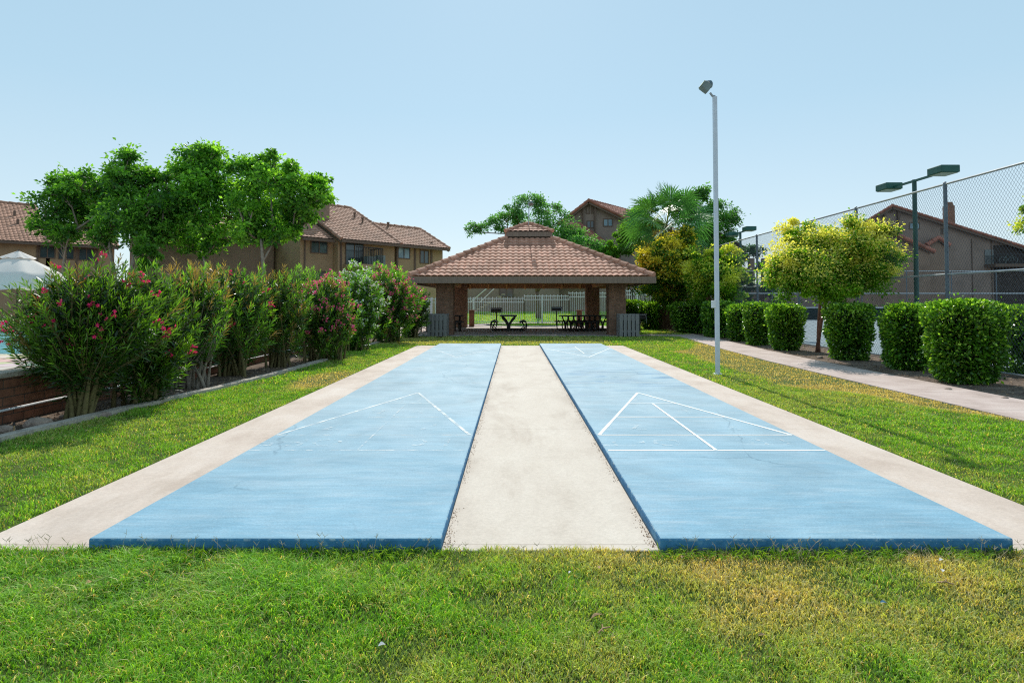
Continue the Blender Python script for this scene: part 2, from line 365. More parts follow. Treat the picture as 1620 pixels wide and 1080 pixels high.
CURB2 = [(-4.95, 16.6), (-4.70, 17.5), (-4.62, 19.2), (-4.55, 21.2), (-4.60, 22.6)]
WALK_N = [(5.86, 1.0), (5.86, 7), (5.86, 11), (5.90, 14), (6.05, 17.1), (6.28, 20), (6.5, 22.4), (6.3, 24.2), (5.2, 25.0)]
WALK_F = [(7.10, 1.0), (7.10, 7), (7.08, 11), (7.08, 14), (7.2, 17.1), (7.42, 20), (7.6, 22.6), (7.7, 26.0), (5.2, 26.2)]
def curb_x(y):
    P = CURB+CURB2; return np.interp(y, [p[1] for p in P], [p[0] for p in P])
def walk_x(y):
    return np.interp(y, [p[1] for p in WALK_N[:7]], [p[0] for p in WALK_N[:7]])
# lawns
lf = [(-5.6, -4), (-5.55, 1.5)] + CURB[1:8] + [(-4.5, 15.2), (-4.75, 16.6)] + CURB2[1:] + [(-4.6, 24.0)]
sheet('lawn', [(6.0, -4)] + WALK_N[:8][1:] + [(5.2, 24.6), (5.2, 24.2), (-4.6, 24.2)] + list(reversed(lf))[1:], .004, M['turf'])
grid_sheet('lawn_behind_pavilion', -9, 9.2, 34.6, 60, .006, M['farturf'], 20, 30)
sheet('lawn_beside_pavilion', [(5.3, 24.9), (6.2, 26.0), (7.9, 34.5), (5.3, 34.5)], .008, M['farturf'])
sheet('footpath', [(-7.5, 24.3), (-3.6, 24.5), (-3.6, 28), (-5.0, 34.0), (-7.5, 34)], .012, M['walk'])
# curved path beyond the pavilion
sheet('garden_path', [(-3.2, 34.3), (-1.8, 34.3), (-1.2, 36.2), (.6, 37.6), (3.5, 38.3), (3.5, 39.2), (.2, 38.7), (-2.0, 37.4), (-3.0, 36.0)], .06, M['walk'])
mb = MB(); mb.box((-3.7, 24.15, -.1), (5.15, 34.55, .03)); tag(mb.build('pavilion_floor', M['slabfloor']), kind='structure')
tag(MB().box((PX0, PY0, -.1), (PX1, PY1, .012)).build('concrete_pad', M['pad'], bevel=.006), kind='structure')
sw = MB(); n = len(WALK_N)
for i in range(n-1):
    sw.poly([(*WALK_N[i], .022), (*WALK_F[i], .022), (*WALK_F[i+1], .022), (*WALK_N[i+1], .022)], .08, (0, 0, 1))
tag(sw.build('sidewalk', M['walk']), kind='structure')
def kerb_strip(P, name):
    # resample so the strip curves
    mb = MB(); pts = []
    for a, b in zip(P[:-1], P[1:]):
        k = max(2, int(math.dist(a, b)/.25))
        for t in range(k): pts.append((a[0]+(b[0]-a[0])*t/k, a[1]+(b[1]-a[1])*t/k))
    pts.append(P[-1]); L = []; R = []
    for j, p in enumerate(pts):
        a = pts[max(0, j-2)]; b = pts[min(len(pts)-1, j+2)]; d = Vector((b[0]-a[0], b[1]-a[1])).normalized(); nn = Vector((-d.y, d.x))
        w = .065+random.uniform(-.006, .006); zz = .06+random.uniform(-.006, .006)
        L.append(((p[0]+nn.x*w), (p[1]+nn.y*w), zz)); R.append(((p[0]-nn.x*w), (p[1]-nn.y*w), zz))
    for j in range(len(pts)-1):
        a, b, c, d = L[j], R[j], R[j+1], L[j+1]; dn = lambda q: (q[0], q[1], -.05)
        mb.add([a, b, c, d, dn(a), dn(b), dn(c), dn(d)], [(0, 1, 2, 3), (1, 5, 6, 2), (3, 7, 4, 0), (0, 4, 5, 1), (2, 6, 7, 3)])
    return tag(mb.build(name, M['kerb']), kind='structure')
kerb_strip(CURB, 'kerb'); kerb_strip(CURB2, 'kerb')
# tennis court surface
sheet('tennis_court', [(9.55, 4), (60, 4), (60, 47), (9.55, 47)], .010, M['tennis'])
mb = MB()
for x in (12.0, 22.97): mb.box((x-.03, 14, .0141), (x+.03, 37.8, .0145))
for y in (14.0, 37.8): mb.box((12.03, y-.03, .0141), (22.94, y+.03, .0145))
tag(mb.build('court_lines', M['white']), kind='structure')
# raised pool terrace
tag(MB().box((-60, 2.0, -.1), (-5.98, 9.9, .53)).box((-60, 9.9, -.1), (-5.98, 30, .30)).box((-7.7, 9.9, .30), (-5.98, 30, .53)).box((-60, 19.0, .30), (-7.7, 30, .53)).build('pool_deck', M['flag']), kind='structure')
sheet('pool_water', [(-60, 9.9), (-7.71, 9.9), (-7.71, 19), (-60, 19)], .45, M['water'])
# ------------------------------------------------------------------ SHUFFLEBOARD COURTS
SZ = .085
def court_thing(name, x0, x1, mat, lmat, lmat2, label, xc, ya):
    t = empty(name, ((x0+x1)/2, 11.1, 0), 0, label, 'shuffleboard court', 'raised shuffleboard courts')
    O = Vector(t.location)
    # slab with slightly ragged top edge
    bm = bmesh.new(); nx, ny = 14, 90
    mb = MB(); mb.box((x0-O.x, 3.34-O.y, -.05), (x1-O.x, 18.93-O.y, SZ))
    mb.build('slab', mat, t, bevel=.011)
    w = .015; z0 = SZ+.002
    def strip(mb, a, b, ww=w, dz=0.0):
        a = Vector((a[0], a[1], z0+dz)); b = Vector((b[0], b[1], z0+dz)); d = (b-a).normalized(); nn = Vector((-d.y, d.x, 0))*ww
        # subdivided so that it wavers a little, as hand-masked paint does
        k = max(2, int((b-a).length/.25)); pr = None
        for j in range(k+1):
            p = a.lerp(b, j/k); wj = 1+random.uniform(-.12, .12)
            q = (p-nn*wj-O, p+nn*wj-O)
            if pr: mb.add([pr[0], pr[1], q[1], q[0]], [(0, 1, 2, 3)])
            pr = q
    for end, dr in ((5.3, 1), (17.55, -1)):
        m1 = MB(); m2 = MB(); b0 = end; b1 = end+dr*.60; h = .914; hw = (x1-x0)/2-.03
        xl, xr = xc-hw, xc+hw
        tip = b1+dr*2.74
        strip(m1, (xl, b1), (xc, tip), w*1.1); strip(m1, (xc, tip), (xr, b1), w*1.1, .0006)
        m1.build('scoring_triangle', lmat, t)
        strip(m2, (x0+.02, b0), (x1-.02, b0), w*1.1); strip(m2, (xl, b1), (xr, b1), w*.9, .0012)
        for k in (1, 2):
            ww = hw*(1-k/3); strip(m2, (xc-ww, b1+dr*h*k), (xc+ww, b1+dr*h*k), w*.8, .0012)
        strip(m2, (xc, b0), (xc, b1+dr*h*2), w*.9 if lmat2 is M['line_r'] else w*.5, .0018)
        m2.build('scoring_lines', lmat2, t)
        # faded numerals, upright for the player at the other end
        for txt, x, y, sz in (('10', xc, b1+dr*(2*h+.22), .26), ('8', xc-.24, b1+dr*(h+.35), .28), ('8', xc+.24, b1+dr*(h+.35), .28), ('7', xc-.5, b1+dr*.38, .3), ('7', xc+.5, b1+dr*.38, .3),
                              ('OFF' if dr > 0 else '10', xc-.62, b0+dr*.3, .28), ('10' if dr > 0 else 'OFF', xc+.62, b0+dr*.3, .28)):
          for q, chh in enumerate(txt):
            xo = (q-(len(txt)-1)/2)*sz*.95*(-1 if dr > 0 else 1)
            cu = bpy.data.curves.new('t', 'FONT'); cu.body = chh; cu.size = sz*1.3; cu.align_x = 'CENTER'; cu.align_y = 'CENTER'; cu.space_character = 1.25
            to = bpy.data.objects.new('t', cu); COL.objects.link(to); dg = bpy.context.evaluated_depsgraph_get()
            me = bpy.data.meshes.new_from_object(to.evaluated_get(dg)); bpy.data.objects.remove(to); bpy.data.curves.remove(cu)
            me.materials.clear(); me.materials.append(M['glyph'])
            o = link(bpy.data.objects.new('numeral' if txt != 'OFF' else 'letter', me), t); o.location = (x+xo-O.x, y-O.y, z0+.0024); o.rotation_euler = (0, 0, PI if dr > 0 else 0)
    for yy in (9.70, 13.3):
        m3 = MB(); strip(m3, (x0+.02, yy), (x1-.02, yy), w*.8); m3.build('dead_line', M['line_l'], t)
    return t
court_thing('shuffleboard_court', -2.338, -.40, M['court_l'], M['line_l'], M['line_old'], 'left raised pale blue concrete shuffleboard court with nearly worn away white lines', -1.37, 0)
court_thing('shuffleboard_court', .805, 2.745, M['court_r'], M['line_r'], M['line_r'], 'right raised blue concrete shuffleboard court with crisp white triangle and scuffed paint', 1.77, 0)
# ------------------------------------------------------------------ TILE ROOFS
def tile_sheet(poly, eave, name, mat, parent, tw=.28, cl=.36, amp=.03, samp=6, step=.022, O=Vector((0, 0, 0)), under=None):
    """corrugated clay tiles over a convex planar polygon; eave = direction along the eave"""
    P = [Vector(p)-O for p in poly]; u = Vector(eave).normalized()
    n = (P[1]-P[0]).cross(P[2]-P[0]).normalized()
    if n.z < 0: n = -n
    v = n.cross(u).normalized()
    if v.z < 0: v = -v
    o = P[0]; us = [(p-o).dot(u) for p in P]; vs = [(p-o).dot(v) for p in P]
    u0, u1, v0, v1 = min(us), max(us), min(vs), max(vs)
    nu = int(math.ceil((u1-u0)/tw))*samp; nc = int(math.ceil((v1-v0)/cl))
    uu = u0+np.arange(nu+1)*tw/samp
    ph = (np.arange(nu+1) % samp)/samp; prof = amp*np.abs(np.cos(ph*PI))**.9
    V = []; UV = []
    for k in range(nc):
        for e, (vv, st) in enumerate(((v0+k*cl, step), (v0+(k+1)*cl, 0))):
            jit = random.uniform(-.004, .004)
            for a in range(nu+1): V.append(o+u*float(uu[a])+v*(vv+jit)+n*float(prof[a]+st)); UV.append((float(uu[a]-u0)/tw+1e-3, k+.1+.8*e))
    w = nu+1; Fc = [(r*w+a, r*w+a+1, (r+1)*w+a+1, (r+1)*w+a) for r in range(2*nc-1) for a in range(nu)]
    me = bpy.data.meshes.new(name); me.from_pydata(V, [], Fc); me.update()
    ul = me.uv_layers.new(name='UVMap')
    li = np.zeros(len(me.loops), np.int32); me.loops.foreach_get('vertex_index', li)
    # keep every face inside its own tile cell
    ua = np.array(UV, np.float32)[li]; fi = np.repeat(np.arange(len(Fc)), 4)
    fu = ua.reshape(-1, 4, 2).mean(1); ua[:, 0] = np.repeat(fu[:, 0], 4); ua[:, 1] = np.repeat(fu[:, 1], 4)
    ul.data.foreach_set('uv', ua.ravel())
    bm = bmesh.new(); bm.from_mesh(me); cen = sum(P, Vector())/len(P)
    for a, b in zip(P, P[1:]+P[:1]):
        m = (b-a).cross(n).normalized()
        if (cen-a).dot(m) > 0: m = -m
        bmesh.ops.bisect_plane(bm, geom=list(bm.verts)+list(bm.edges)+list(bm.faces), plane_co=a, plane_no=m, clear_outer=True, dist=1e-5)
    bm.to_mesh(me); bm.free(); me.materials.append(mat)
    ob = link(bpy.data.objects.new(name, me), parent)
    if under is not None:
        MB().poly([p-n*.012 for p in P], .07, n).build('roof_deck', under, parent)
    return ob
def ridge_caps(a, b, parent, mat, r=.13, cl=.38, O=Vector((0, 0, 0)), name='ridge_cap'):
    a = Vector(a)-O; b = Vector(b)-O; d = b-a; L = d.length; d.normalize(); k = max(1, int(L/cl)); mb = MB()
    for j in range(k):
        p0 = a+d*(j*L/k); p1 = a+d*((j+1.12)*L/k)
        mb.tube([p0-Vector((0, 0, r*.35)), p1-Vector((0, 0, r*.35+.02))], [r*1.08, r*.86], 10)
    ob = mb.build(name, mat, parent, smooth=False)
    me = ob.data; ul = me.uv_layers.new(name='UVMap'); 
    for p in me.polygons:
        for l in p.loop_indices: ul.data[l].uv = (p.index//12+.5, .5)
    return ob
# ------------------------------------------------------------------ PAVILION
PC = Vector((.70, 28.70, 0))
pav = empty('picnic_pavilion', PC, 0, 'open brick-columned picnic pavilion with pyramid tiled roof and small cupola', 'pavilion')
cols = [(-3.56, -3.61), (3.56, -3.61), (-3.56, 3.59), (3.50, 3.59)]
for x, y in cols:
    MB().box((x-.35, y-.35, 0.03), (x+.35, y+.35, 2.36)).build('column', M['brick'], pav, bevel=.008)
E = 4.86; ze = 2.40; zt = 4.30; w0 = 1.08
c4 = [Vector((-E, -E, ze)), Vector((E, -E, ze)), Vector((E, E, ze)), Vector((-E, E, ze))]
t4 = [Vector((-w0, -w0, zt)), Vector((w0, -w0, zt)), Vector((w0, w0, zt)), Vector((-w0, w0, zt))]
for k in range(4):
    a, b, c, d = c4[k], c4[(k+1) % 4], t4[(k+1) % 4], t4[k]
    tile_sheet([a, b, c, d], b-a, 'roof_slope', M['tile'], pav, tw=.25, cl=.335, amp=.045, samp=8, step=.03, under=M['beam'])
    ridge_caps(a+(d-a)*.0+Vector((0, 0, .09)), d+Vector((0, 0, .09)), pav, M['tile'], .125, .42)
# fascia: four boards butted
fz0, fz1 = 2.13, 2.385
MB().box((-E-.02, -E-.06, fz0), (E+.02, -E+.0, fz1)).build('fascia', M['fascia'], pav)
MB().box((-E-.02, E, fz0), (E+.02, E+.06, fz1)).build('fascia', M['fascia'], pav)
MB().box((-E-.08, -E-.06, fz0), (-E-.022, E+.06, fz1)).build('fascia', M['fascia'], pav)
MB().box((E+.022, -E-.06, fz0), (E+.08, E+.06, fz1)).build('fascia', M['fascia'], pav)
# beams between columns and rafters
for y in (-3.61, 3.59):
    MB().box((-4.3, y-.09, 2.14), (4.3, y+.09, 2.36)).build('beam', M['beam'], pav)
for x in (-3.56, 3.53):
    MB().box((x-.08, -3.5, 2.16), (x+.08, 3.48, 2.34)).build('beam', M['beam'], pav)
rf = MB(); bl = MB()
for k in range(-5, 6):
    x = k*.86
    # rafters overhanging at the back and front
    for sg in (-1, 1):
        top = min(E-abs(x), E-w0)
        if top > .3:
            rf = MB(); rf.bar((x, sg*(E-.05), ze-.14), (x, sg*(E-.05-top), ze-.14+top*(zt-ze)/(E-w0)), .06, .13); rf.build('rafter', M['beam'], pav); rf = MB()
            rf.bar((sg*(E-.05), x, ze-.14), (sg*(E-.05-top), x, ze-.14+top*(zt-ze)/(E-w0)), .058, .128); rf.build('rafter', M['beam'], pav)
for k in range(-3, 4):
    x = k*.98-.1
    MB().box((x-.05, 3.40, 2.08), (x+.05, 3.495, 2.33)).build('rafter_block', M['block'], pav)
# cupola
MB().box((-.93, -.93, 4.22), (.93, .93, 4.42)).build('cupola_base', M['trim'], pav)
Ec = 1.07; zc0, zc1 = 4.40, 4.63; za = 5.14
MB().box((-Ec, -Ec, zc0), (Ec, Ec, zc1)).build('cupola_fascia', M['fascia'], pav, bevel=.01)
cc = [Vector((-Ec-.03, -Ec-.03, zc1+.01)), Vector((Ec+.03, -Ec-.03, zc1+.01)), Vector((Ec+.03, Ec+.03, zc1+.01)), Vector((-Ec-.03, Ec+.03, zc1+.01))]; ap = Vector((0, 0, za))
for k in range(4):
    a, b = cc[k], cc[(k+1) % 4]
    tile_sheet([a, b, ap], b-a, 'cupola_roof', M['tile'], pav, tw=.235, cl=.3, amp=.03, samp=6, step=.025)
    ridge_caps(a+Vector((0, 0, .06)), ap+Vector((0, 0, .08)), pav, M['tile'], .09, .3)
# mast with a floodlight on the ridge
mast = MB().tube([(.0, -.25, 5.0), (.02, -.25, 6.15)], .022, 8).build('mast', M['galv'], pav)
lm = MB().tube([(.02, -.25, 6.14), (.12, -.25, 6.12)], .02, 6).tube([(.12, -.32, 6.02), (.12, -.25, 6.12), (.12, -.2, 6.2)], [.115, .10, .05], 12).build('floodlight', M['lamphead'], pav)
# low brick piers at the back columns
for x in (-3.3, 3.2):
    p = empty('brick_pier', (PC.x+x+(.25 if x < 0 else -.25), 33.55, 0.03), 0, 'short brick pier behind the rear %s pavilion column' % ('left' if x < 0 else 'right'), 'pier', 'low brick piers behind the pavilion')
    MB().box((-.14, -.14, 0), (.14, .14, .86)).build('shaft', M['brick'], p, bevel=.008); MB().box((-.17, -.17, .86), (.17, .17, .92)).build('cap', M['brick'], p, bevel=.008)
# ------------------------------------------------------------------ furniture under / near the pavilion
def picnic_table(loc, rz, L, label):
    t = empty('picnic_table', loc, rz, label, 'picnic table', 'black steel picnic tables under the pavilion')
    W = .76
    tp = MB(); tp.box((-L/2, -W/2, .68), (L/2, W/2, .73))
    for k in range(2): tp.bar((-L/2, (k*2-1)*W/2, .705), (L/2, (k*2-1)*W/2, .705), .04, .05)
    tp.build('tabletop', M['black'], t, bevel=.008)
    for s in (-1, 1):
        MB().box((-L/2, s*.70-.14, .41), (L/2, s*.70+.14, .455)).build('bench', M['black'], t, bevel=.008)
    nf = max(2, int(L/.30)+1) if L > 1.9 else 2
    for k in range(nf):
        x = -L/2+.15+(L-.3)*k/(nf-1)
        mb = MB()
        for s in (-1, 1):
            mb.tube([(x, s*.03, .03), (x, s*.04, .28), (x, s*.14, .46), (x, s*.27, .60), (x, s*.30, .70)], .05 if nf == 2 else .028, 6)
            mb.tube([(x, s*.05, .05), (x, s*.42, .04), (x, s*.68, .03), (x, s*.82, .10), (x, s*.86, .26), (x, s*.82, .40), (x, s*.72, .47), (x, s*.58, .44), (x, s*.52, .34)], .028, 6)
            if nf == 2: mb.tube([(x, s*.6, .05), (x, s*.74, .16), (x, s*.72, .30), (x, s*.60, .42)], .026, 6)
        mb.box((x-.03, -.05, 0), (x+.03, .05, .3)); mb.build('frame_leg', M['black'], t)
    MB().tube([(-L/2+.12, 0, .34), (L/2-.12, 0, .34)], .02, 6).build('stretcher', M['black'], t)
    return t
picnic_table((-.25, 28.9, .03), PI/2, 1.75, 'black picnic table seen end on in the middle of the pavilion floor')
picnic_table((3.35, 28.6, .03), .42, 2.35, 'black ribbed-bench picnic table beside the right brick columns')
picnic_table((-3.45, 28.3, .03), .15, 2.1, 'black picnic table half hidden behind the left brick columns')
def grill(loc, rz, h, sc, label):
    t = empty('barbecue_grill', loc, rz, label, 'grill', 'pedestal barbecue grills around the pavilion')
    MB().tube([(0, 0, 0), (0, 0, h)], .035, 8).build('post', M['black'], t)
    b = MB(); w, d, hh = .30*sc, .2*sc, .24*sc
    b.box((-w, -d, h), (w, d, h+.02)).box((-w, -d, h+.02), (-w+.015, d, h+hh)).box((w-.015, -d, h+.02), (w, d, h+hh)).box((-w+.015, d-.015, h+.02), (w-.015, d, h+hh)).box((-w+.015, -d, h+.02), (w-.015, -d+.012, h+hh*.45))
    b.build('firebox', M['black'], t)
    g_ = MB()
    for k in range(10): g_.tube([(-w+.03+k*(2*w-.06)/9, -d+.02, h+hh*.8), (-w+.03+k*(2*w-.06)/9, d-.02, h+hh*.8)], .006, 5)
    g_.tube([(-w, -d+.02, h+hh*.8), (w, -d+.02, h+hh*.8)], .008, 5); g_.tube([(-w+.02, d-.03, h+hh*.8), (w-.02, d-.03, h+hh*.8)], .008, 5)
    g_.tube([(w*.9, -d, h+hh*.6), (w*.95, -d-.12, h+.02), (w*.95, -d-.12, h-.18)], .01, 5); g_.build('grate', M['galv'], t)
    return t
grill((-.98, 33.9, .03), 0, .78, 1.05, 'black pedestal grill behind the middle picnic table')
grill((2.55, 36.0, 0), .1, .86, 1.0, 'black pedestal grill on the grass behind the ribbed picnic table')
grill((5.72, 27.3, 0), -.2, .62, 1.0, 'black pedestal grill in shade before the clipped hedge right of pavilion')
def bin_screen(loc, label):
    t = empty('bin_enclosure', loc, 0, label, 'bin enclosure', 'grey slatted bin enclosures')
    w = .385; H = .90
    for s in range(4):
        R = Matrix.Rotation(s*PI/2, 4, 'Z')
        m = MB()
        for k in range(5): m.box((-w+.0+k*.157, -w, .02), (-w+.0+k*.157+.122, -w+.022, H), R)
        m.build('slats', M['greyslat'], t)
        m = MB(); m.box((-w+.03, -w+.024, .18), (w-.03, -w+.06, .27), R); m.box((-w+.03, -w+.024, .66), (w-.03, -w+.06, .80), R); m.build('rail', M['greyslat'], t)
    MB().tube([(0, 0, .02), (0, 0, .82)], [.3, .33], 20).build('bin', M['black'], t)
    return t
bin_screen((-3.02, 24.05, .012), 'grey slatted bin enclosure against the left front brick column')
bin_screen((4.55, 24.05, .012), 'grey slatted bin enclosure against the right front brick column')
# ------------------------------------------------------------------ WHITE POLE LIGHT
t = empty('light_pole', (3.90, 11.54, 0), 0, 'tall slim white pole with one floodlight on its tip standing in the lawn', 'light pole')
MB().box((-.037, -.037, -.05), (.037, .037, 5.36)).build('pole', M['lampwhite'], t, bevel=.006)
MB().box((-.07, -.07, -.03), (.07, .07, .02)).box((-.085, -.085, -.04), (.085, .085, .006)).build('base_plate', M['lampwhite'], t, bevel=.004)
MB().box((-.10, -.045, 1.27), (-.034, .045, 1.41)).build('junction_box', M['white'], t, bevel=.006)
MB().tube([(0, 0, 5.36), (-.05, 0, 5.38), (-.09, 0, 5.44)], [.035, .022, .022], 8).build('bracket', M['galv'], t)
R = Matrix.Translation((-.17, -.02, 5.53)) @ Matrix.Rotation(math.radians(38), 4, 'Y')
hd = MB(); hd.box((-.10, -.09, -.075), (.07, .09, .075), R); hh = hd.build('lamp_head', M['lamphead'], t, bevel=.012)
vs = MB(); vs.tube([R @ Vector((.0, 0, .075)), R @ Vector((.03, 0, .12)), R @ Vector((.05, 0, .135))], [.085, .07, .03], 12).build('ballast', M['glassdome'], t)
MB().box((-.115, -.08, -.065), (-.102, .08, .065), R).build('lens', M['lens'], t)
# ------------------------------------------------------------------ CHAIN LINK FENCES
def mesh_panel(x0, L, z0, z1, pitch, r, step=.45):
    """diagonal wires in the plane local x (0..L), z"""
    V = []; H = z1-z0; dx = H*.72
    tris = [(math.cos(a)*r, math.sin(a)*r) for a in (PI/2, PI*7/6, PI*11/6)]
    Fc = []; nseg = int(H/step)+1
    for s in (-1, 1):
        k = 0
        xs = np.arange(-dx, L+dx, pitch)
        for x in xs:
            a, b = (x, x+dx) if s > 0 else (x+dx, x)
            # clip to 0..L
            ts = [0.0, 1.0]
            if abs(b-a) > 0:
                ta, tb = (0-a)/(b-a), (L-a)/(b-a); lo, hi = min(ta, tb), max(ta, tb); ts = [max(0, lo), min(1, hi)]
            if ts[1]-ts[0] < .01: continue
            m = max(1, int(nseg*(ts[1]-ts[0]))); base = len(V)
            for j in range(m+1):
                tt = ts[0]+(ts[1]-ts[0])*j/m; px = a+(b-a)*tt; pz = z0+H*tt
                for q in tris: V.append((x0+px, q[0]+s*r*.8, pz+q[1]))
            for j in range(m):
                for q in range(3): Fc.append((base+j*3+q, base+j*3+(q+1) % 3, base+(j+1)*3+(q+1) % 3, base+(j+1)*3+q))
    return np.array(V), np.array(Fc)
def chain_fence(name, loc, rz, L, H, posts, label, pitch, r, rails, offs=0):
    t = empty(name, loc, rz, label, 'fence')
    V, Fc = mesh_panel(0, L, .04, H, pitch, r)
    np_mesh('wire_mesh', V, [Fc], M['wire'], t)
    for x in posts: MB().tube([(x, offs, -.1), (x, offs, H+.03), (x, offs, H+.05)], [.038, .038, .02], 10).build('post', M['postgrey'], t, smooth=False)
    for z, rr in rails: MB().tube([(0, 0, z), (L, 0, z)], rr, 8).build('rail', M['galv'], t)
    return t
FX = 9.22
chain_fence('chain_link_fence', (FX, 9.43, 0), PI/2, 20.3, 3.9, [0, 3.34, 6.68, 10.0, 13.3, 16.6, 20.0], 'tall chain link fence running along the clipped hedge and sidewalk', .075, .0030, [(3.9, .024), (1.97, .022), (.05, .02)])
chain_fence('chain_link_fence', (FX+.4, 46.8, 0), 0, 40, 3.8, [k*3.5 for k in range(0, 12)], 'far chain link fence across the back of the tennis court', .17, .004, [(3.8, .03), (2.05, .05)])
t = empty('windscreen', (FX+.4, 46.6, 0), 0, 'low dark windscreen with pale top band at the far end of the tennis court', 'windscreen')
MB().box((0, 0, .02), (40, .02, .92)).build('cloth', M['screen'], t); MB().box((0, -.015, .92), (40, .035, 1.0)).build('top_band', M['white'], t)
def court_light(loc, label, h=4.55):
    t = empty('court_light', loc, 0, label, 'court light', 'green tennis court lights')
    MB().tube([(0, 0, 0), (0, 0, h)], [.06, .05], 12).build('pole', M['greenpole'], t)
    MB().bar((0, -.8, h-.03), (0, .8, h-.03), .05, .05).build('arm', M['green'], t)
    for s in (-1, 1):
        R = Matrix.Translation((0, s*1.02, h))
        l = MB().box((-.22, -.24, -.075), (.22, .24, .095), R).build('lamp_head', M['green'], t, bevel=.015)
        MB().box((-.19, -.21, -.088), (.19, .21, -.077), R).build('lens', M['lens'], t)
    return t
court_light((10.06, 15.0, 0), 'twin-headed green court light standing behind the flowering yellow tree', 4.45)
court_light((10.06, 26.6, 0), 'far twin-headed green court light left of the flowering yellow tree', 4.5)
# ------------------------------------------------------------------ WHITE PICKET FENCE behind the pavilion
def white_fence(segs):
    t = empty('picket_fence', (0, 38.2, 0), 0, 'long white steel picket fence with ringed double top rail behind the pavilion', 'fence')
    for (xa, xb, zt_) in segs:
        m = MB(); n = int((xb-xa)/.118)
        for k in range(n+1):
            x = xa+(xb-xa)*k/max(n, 1); g0 = float(gz(x, 38.2))
            m.box((x-.011, -.011, g0+.06), (x+.011, .011, zt_))
            if k % 2 == 0: m.box((x-.020, -.016, zt_-.30), (x+.020, .016, zt_+.07))
        m.build('pickets', M['white'], t)
        m = MB()
        for z in (zt_-.26, zt_-.03): m.box((xa, -.02, z-.022), (xb, .02, z+.022))
        m.box((xa, -.018, .12), (xb, .018, .155)); m.build('rail', M['white'], t)
    for x in (-7.4, -4.95, -2.55, 1.8, 4.7, 7.85):
        z = [s for s in segs if s[0]-.01 <= x <= s[1]+.01]; zz = z[-1][2] if z else 1.7
        MB().box((x-.045, -.045, -.05), (x+.045, .045, zz+.03)).build('post', M['white'], t)
    return t
white_fence([(-7.4, -4.95, 1.62), (-4.9, .66, 1.64), (.66, 3.5, 1.80), (3.5, 5.9, 1.98), (5.9, 8.7, 2.12)])
# lattice panel of the gate on the left
t = empty('lattice_gate', (-5.15, 34.6, 0), 0, 'white lattice gate beyond the oleanders left of the pavilion', 'gate')
m = MB()
for k in range(5): m.box((-.36+k*.18-.02, -.01, .70), (-.36+k*.18+.02, .01, 1.62))
m.build('lattice', M['white'], t); m = MB()
for k in range(7): m.box((-.38, .012, .72+k*.145-.02), (.38, .03, .72+k*.145+.02))
m.build('lattice', M['white'], t)
for x in (-.42, .42): MB().box((x-.04, -.04, 0), (x+.04, .04, 1.66)).build('post', M['white'], t)
# utility box
t = empty('utility_box', (-2.95, 36.3, 0), 0, 'small white utility boxes on a post behind the left pavilion column', 'utility box')
MB().tube([(0, 0, 0), (0, 0, 1.25)], .03, 8).build('post', M['white'], t); MB().box((-.13, -.09, .92), (.13, .09, 1.16)).build('box', M['white'], t, bevel=.02); MB().tube([(0, -.05, 1.2), (0, -.05, 1.36)], [.11, .07], 12).build('cap', M['white'], t)
# ------------------------------------------------------------------ BUILDINGS
def window(parent, O, u, n, c, w, h, glass, frame=.06, mull=1, name='window'):
    """window centred at c on a wall whose outward normal is n and horizontal direction u"""
    u = Vector(u); n = Vector(n); c = Vector(c); z = Vector((0, 0, 1))
    Mx = Matrix((( u.x, n.x, 0, c.x), (u.y, n.y, 0, c.y), (0, 0, 1, c.z), (0, 0, 0, 1)))
    m = MB(); f = frame
    m.box((-w/2, .005, -h/2), (w/2, .05, -h/2+f), Mx).box((-w/2, .005, h/2-f), (w/2, .05, h/2), Mx).box((-w/2, .005, -h/2+f), (-w/2+f, .05, h/2-f), Mx).box((w/2-f, .005, -h/2+f), (w/2, .05, h/2-f), Mx)
    for k in range(mull):
        x = -w/2+w*(k+1)/(mull+1); m.box((x-f/2, .006, -h/2+f), (x+f/2, .045, h/2-f), Mx)
    fr = m.build(name, M['trim'], parent)
    MB().box((-w/2+f*.5, -.02, -h/2+f*.5), (w/2-f*.5, .015, h/2-f*.5), Mx).build('pane', glass, fr)
    return fr
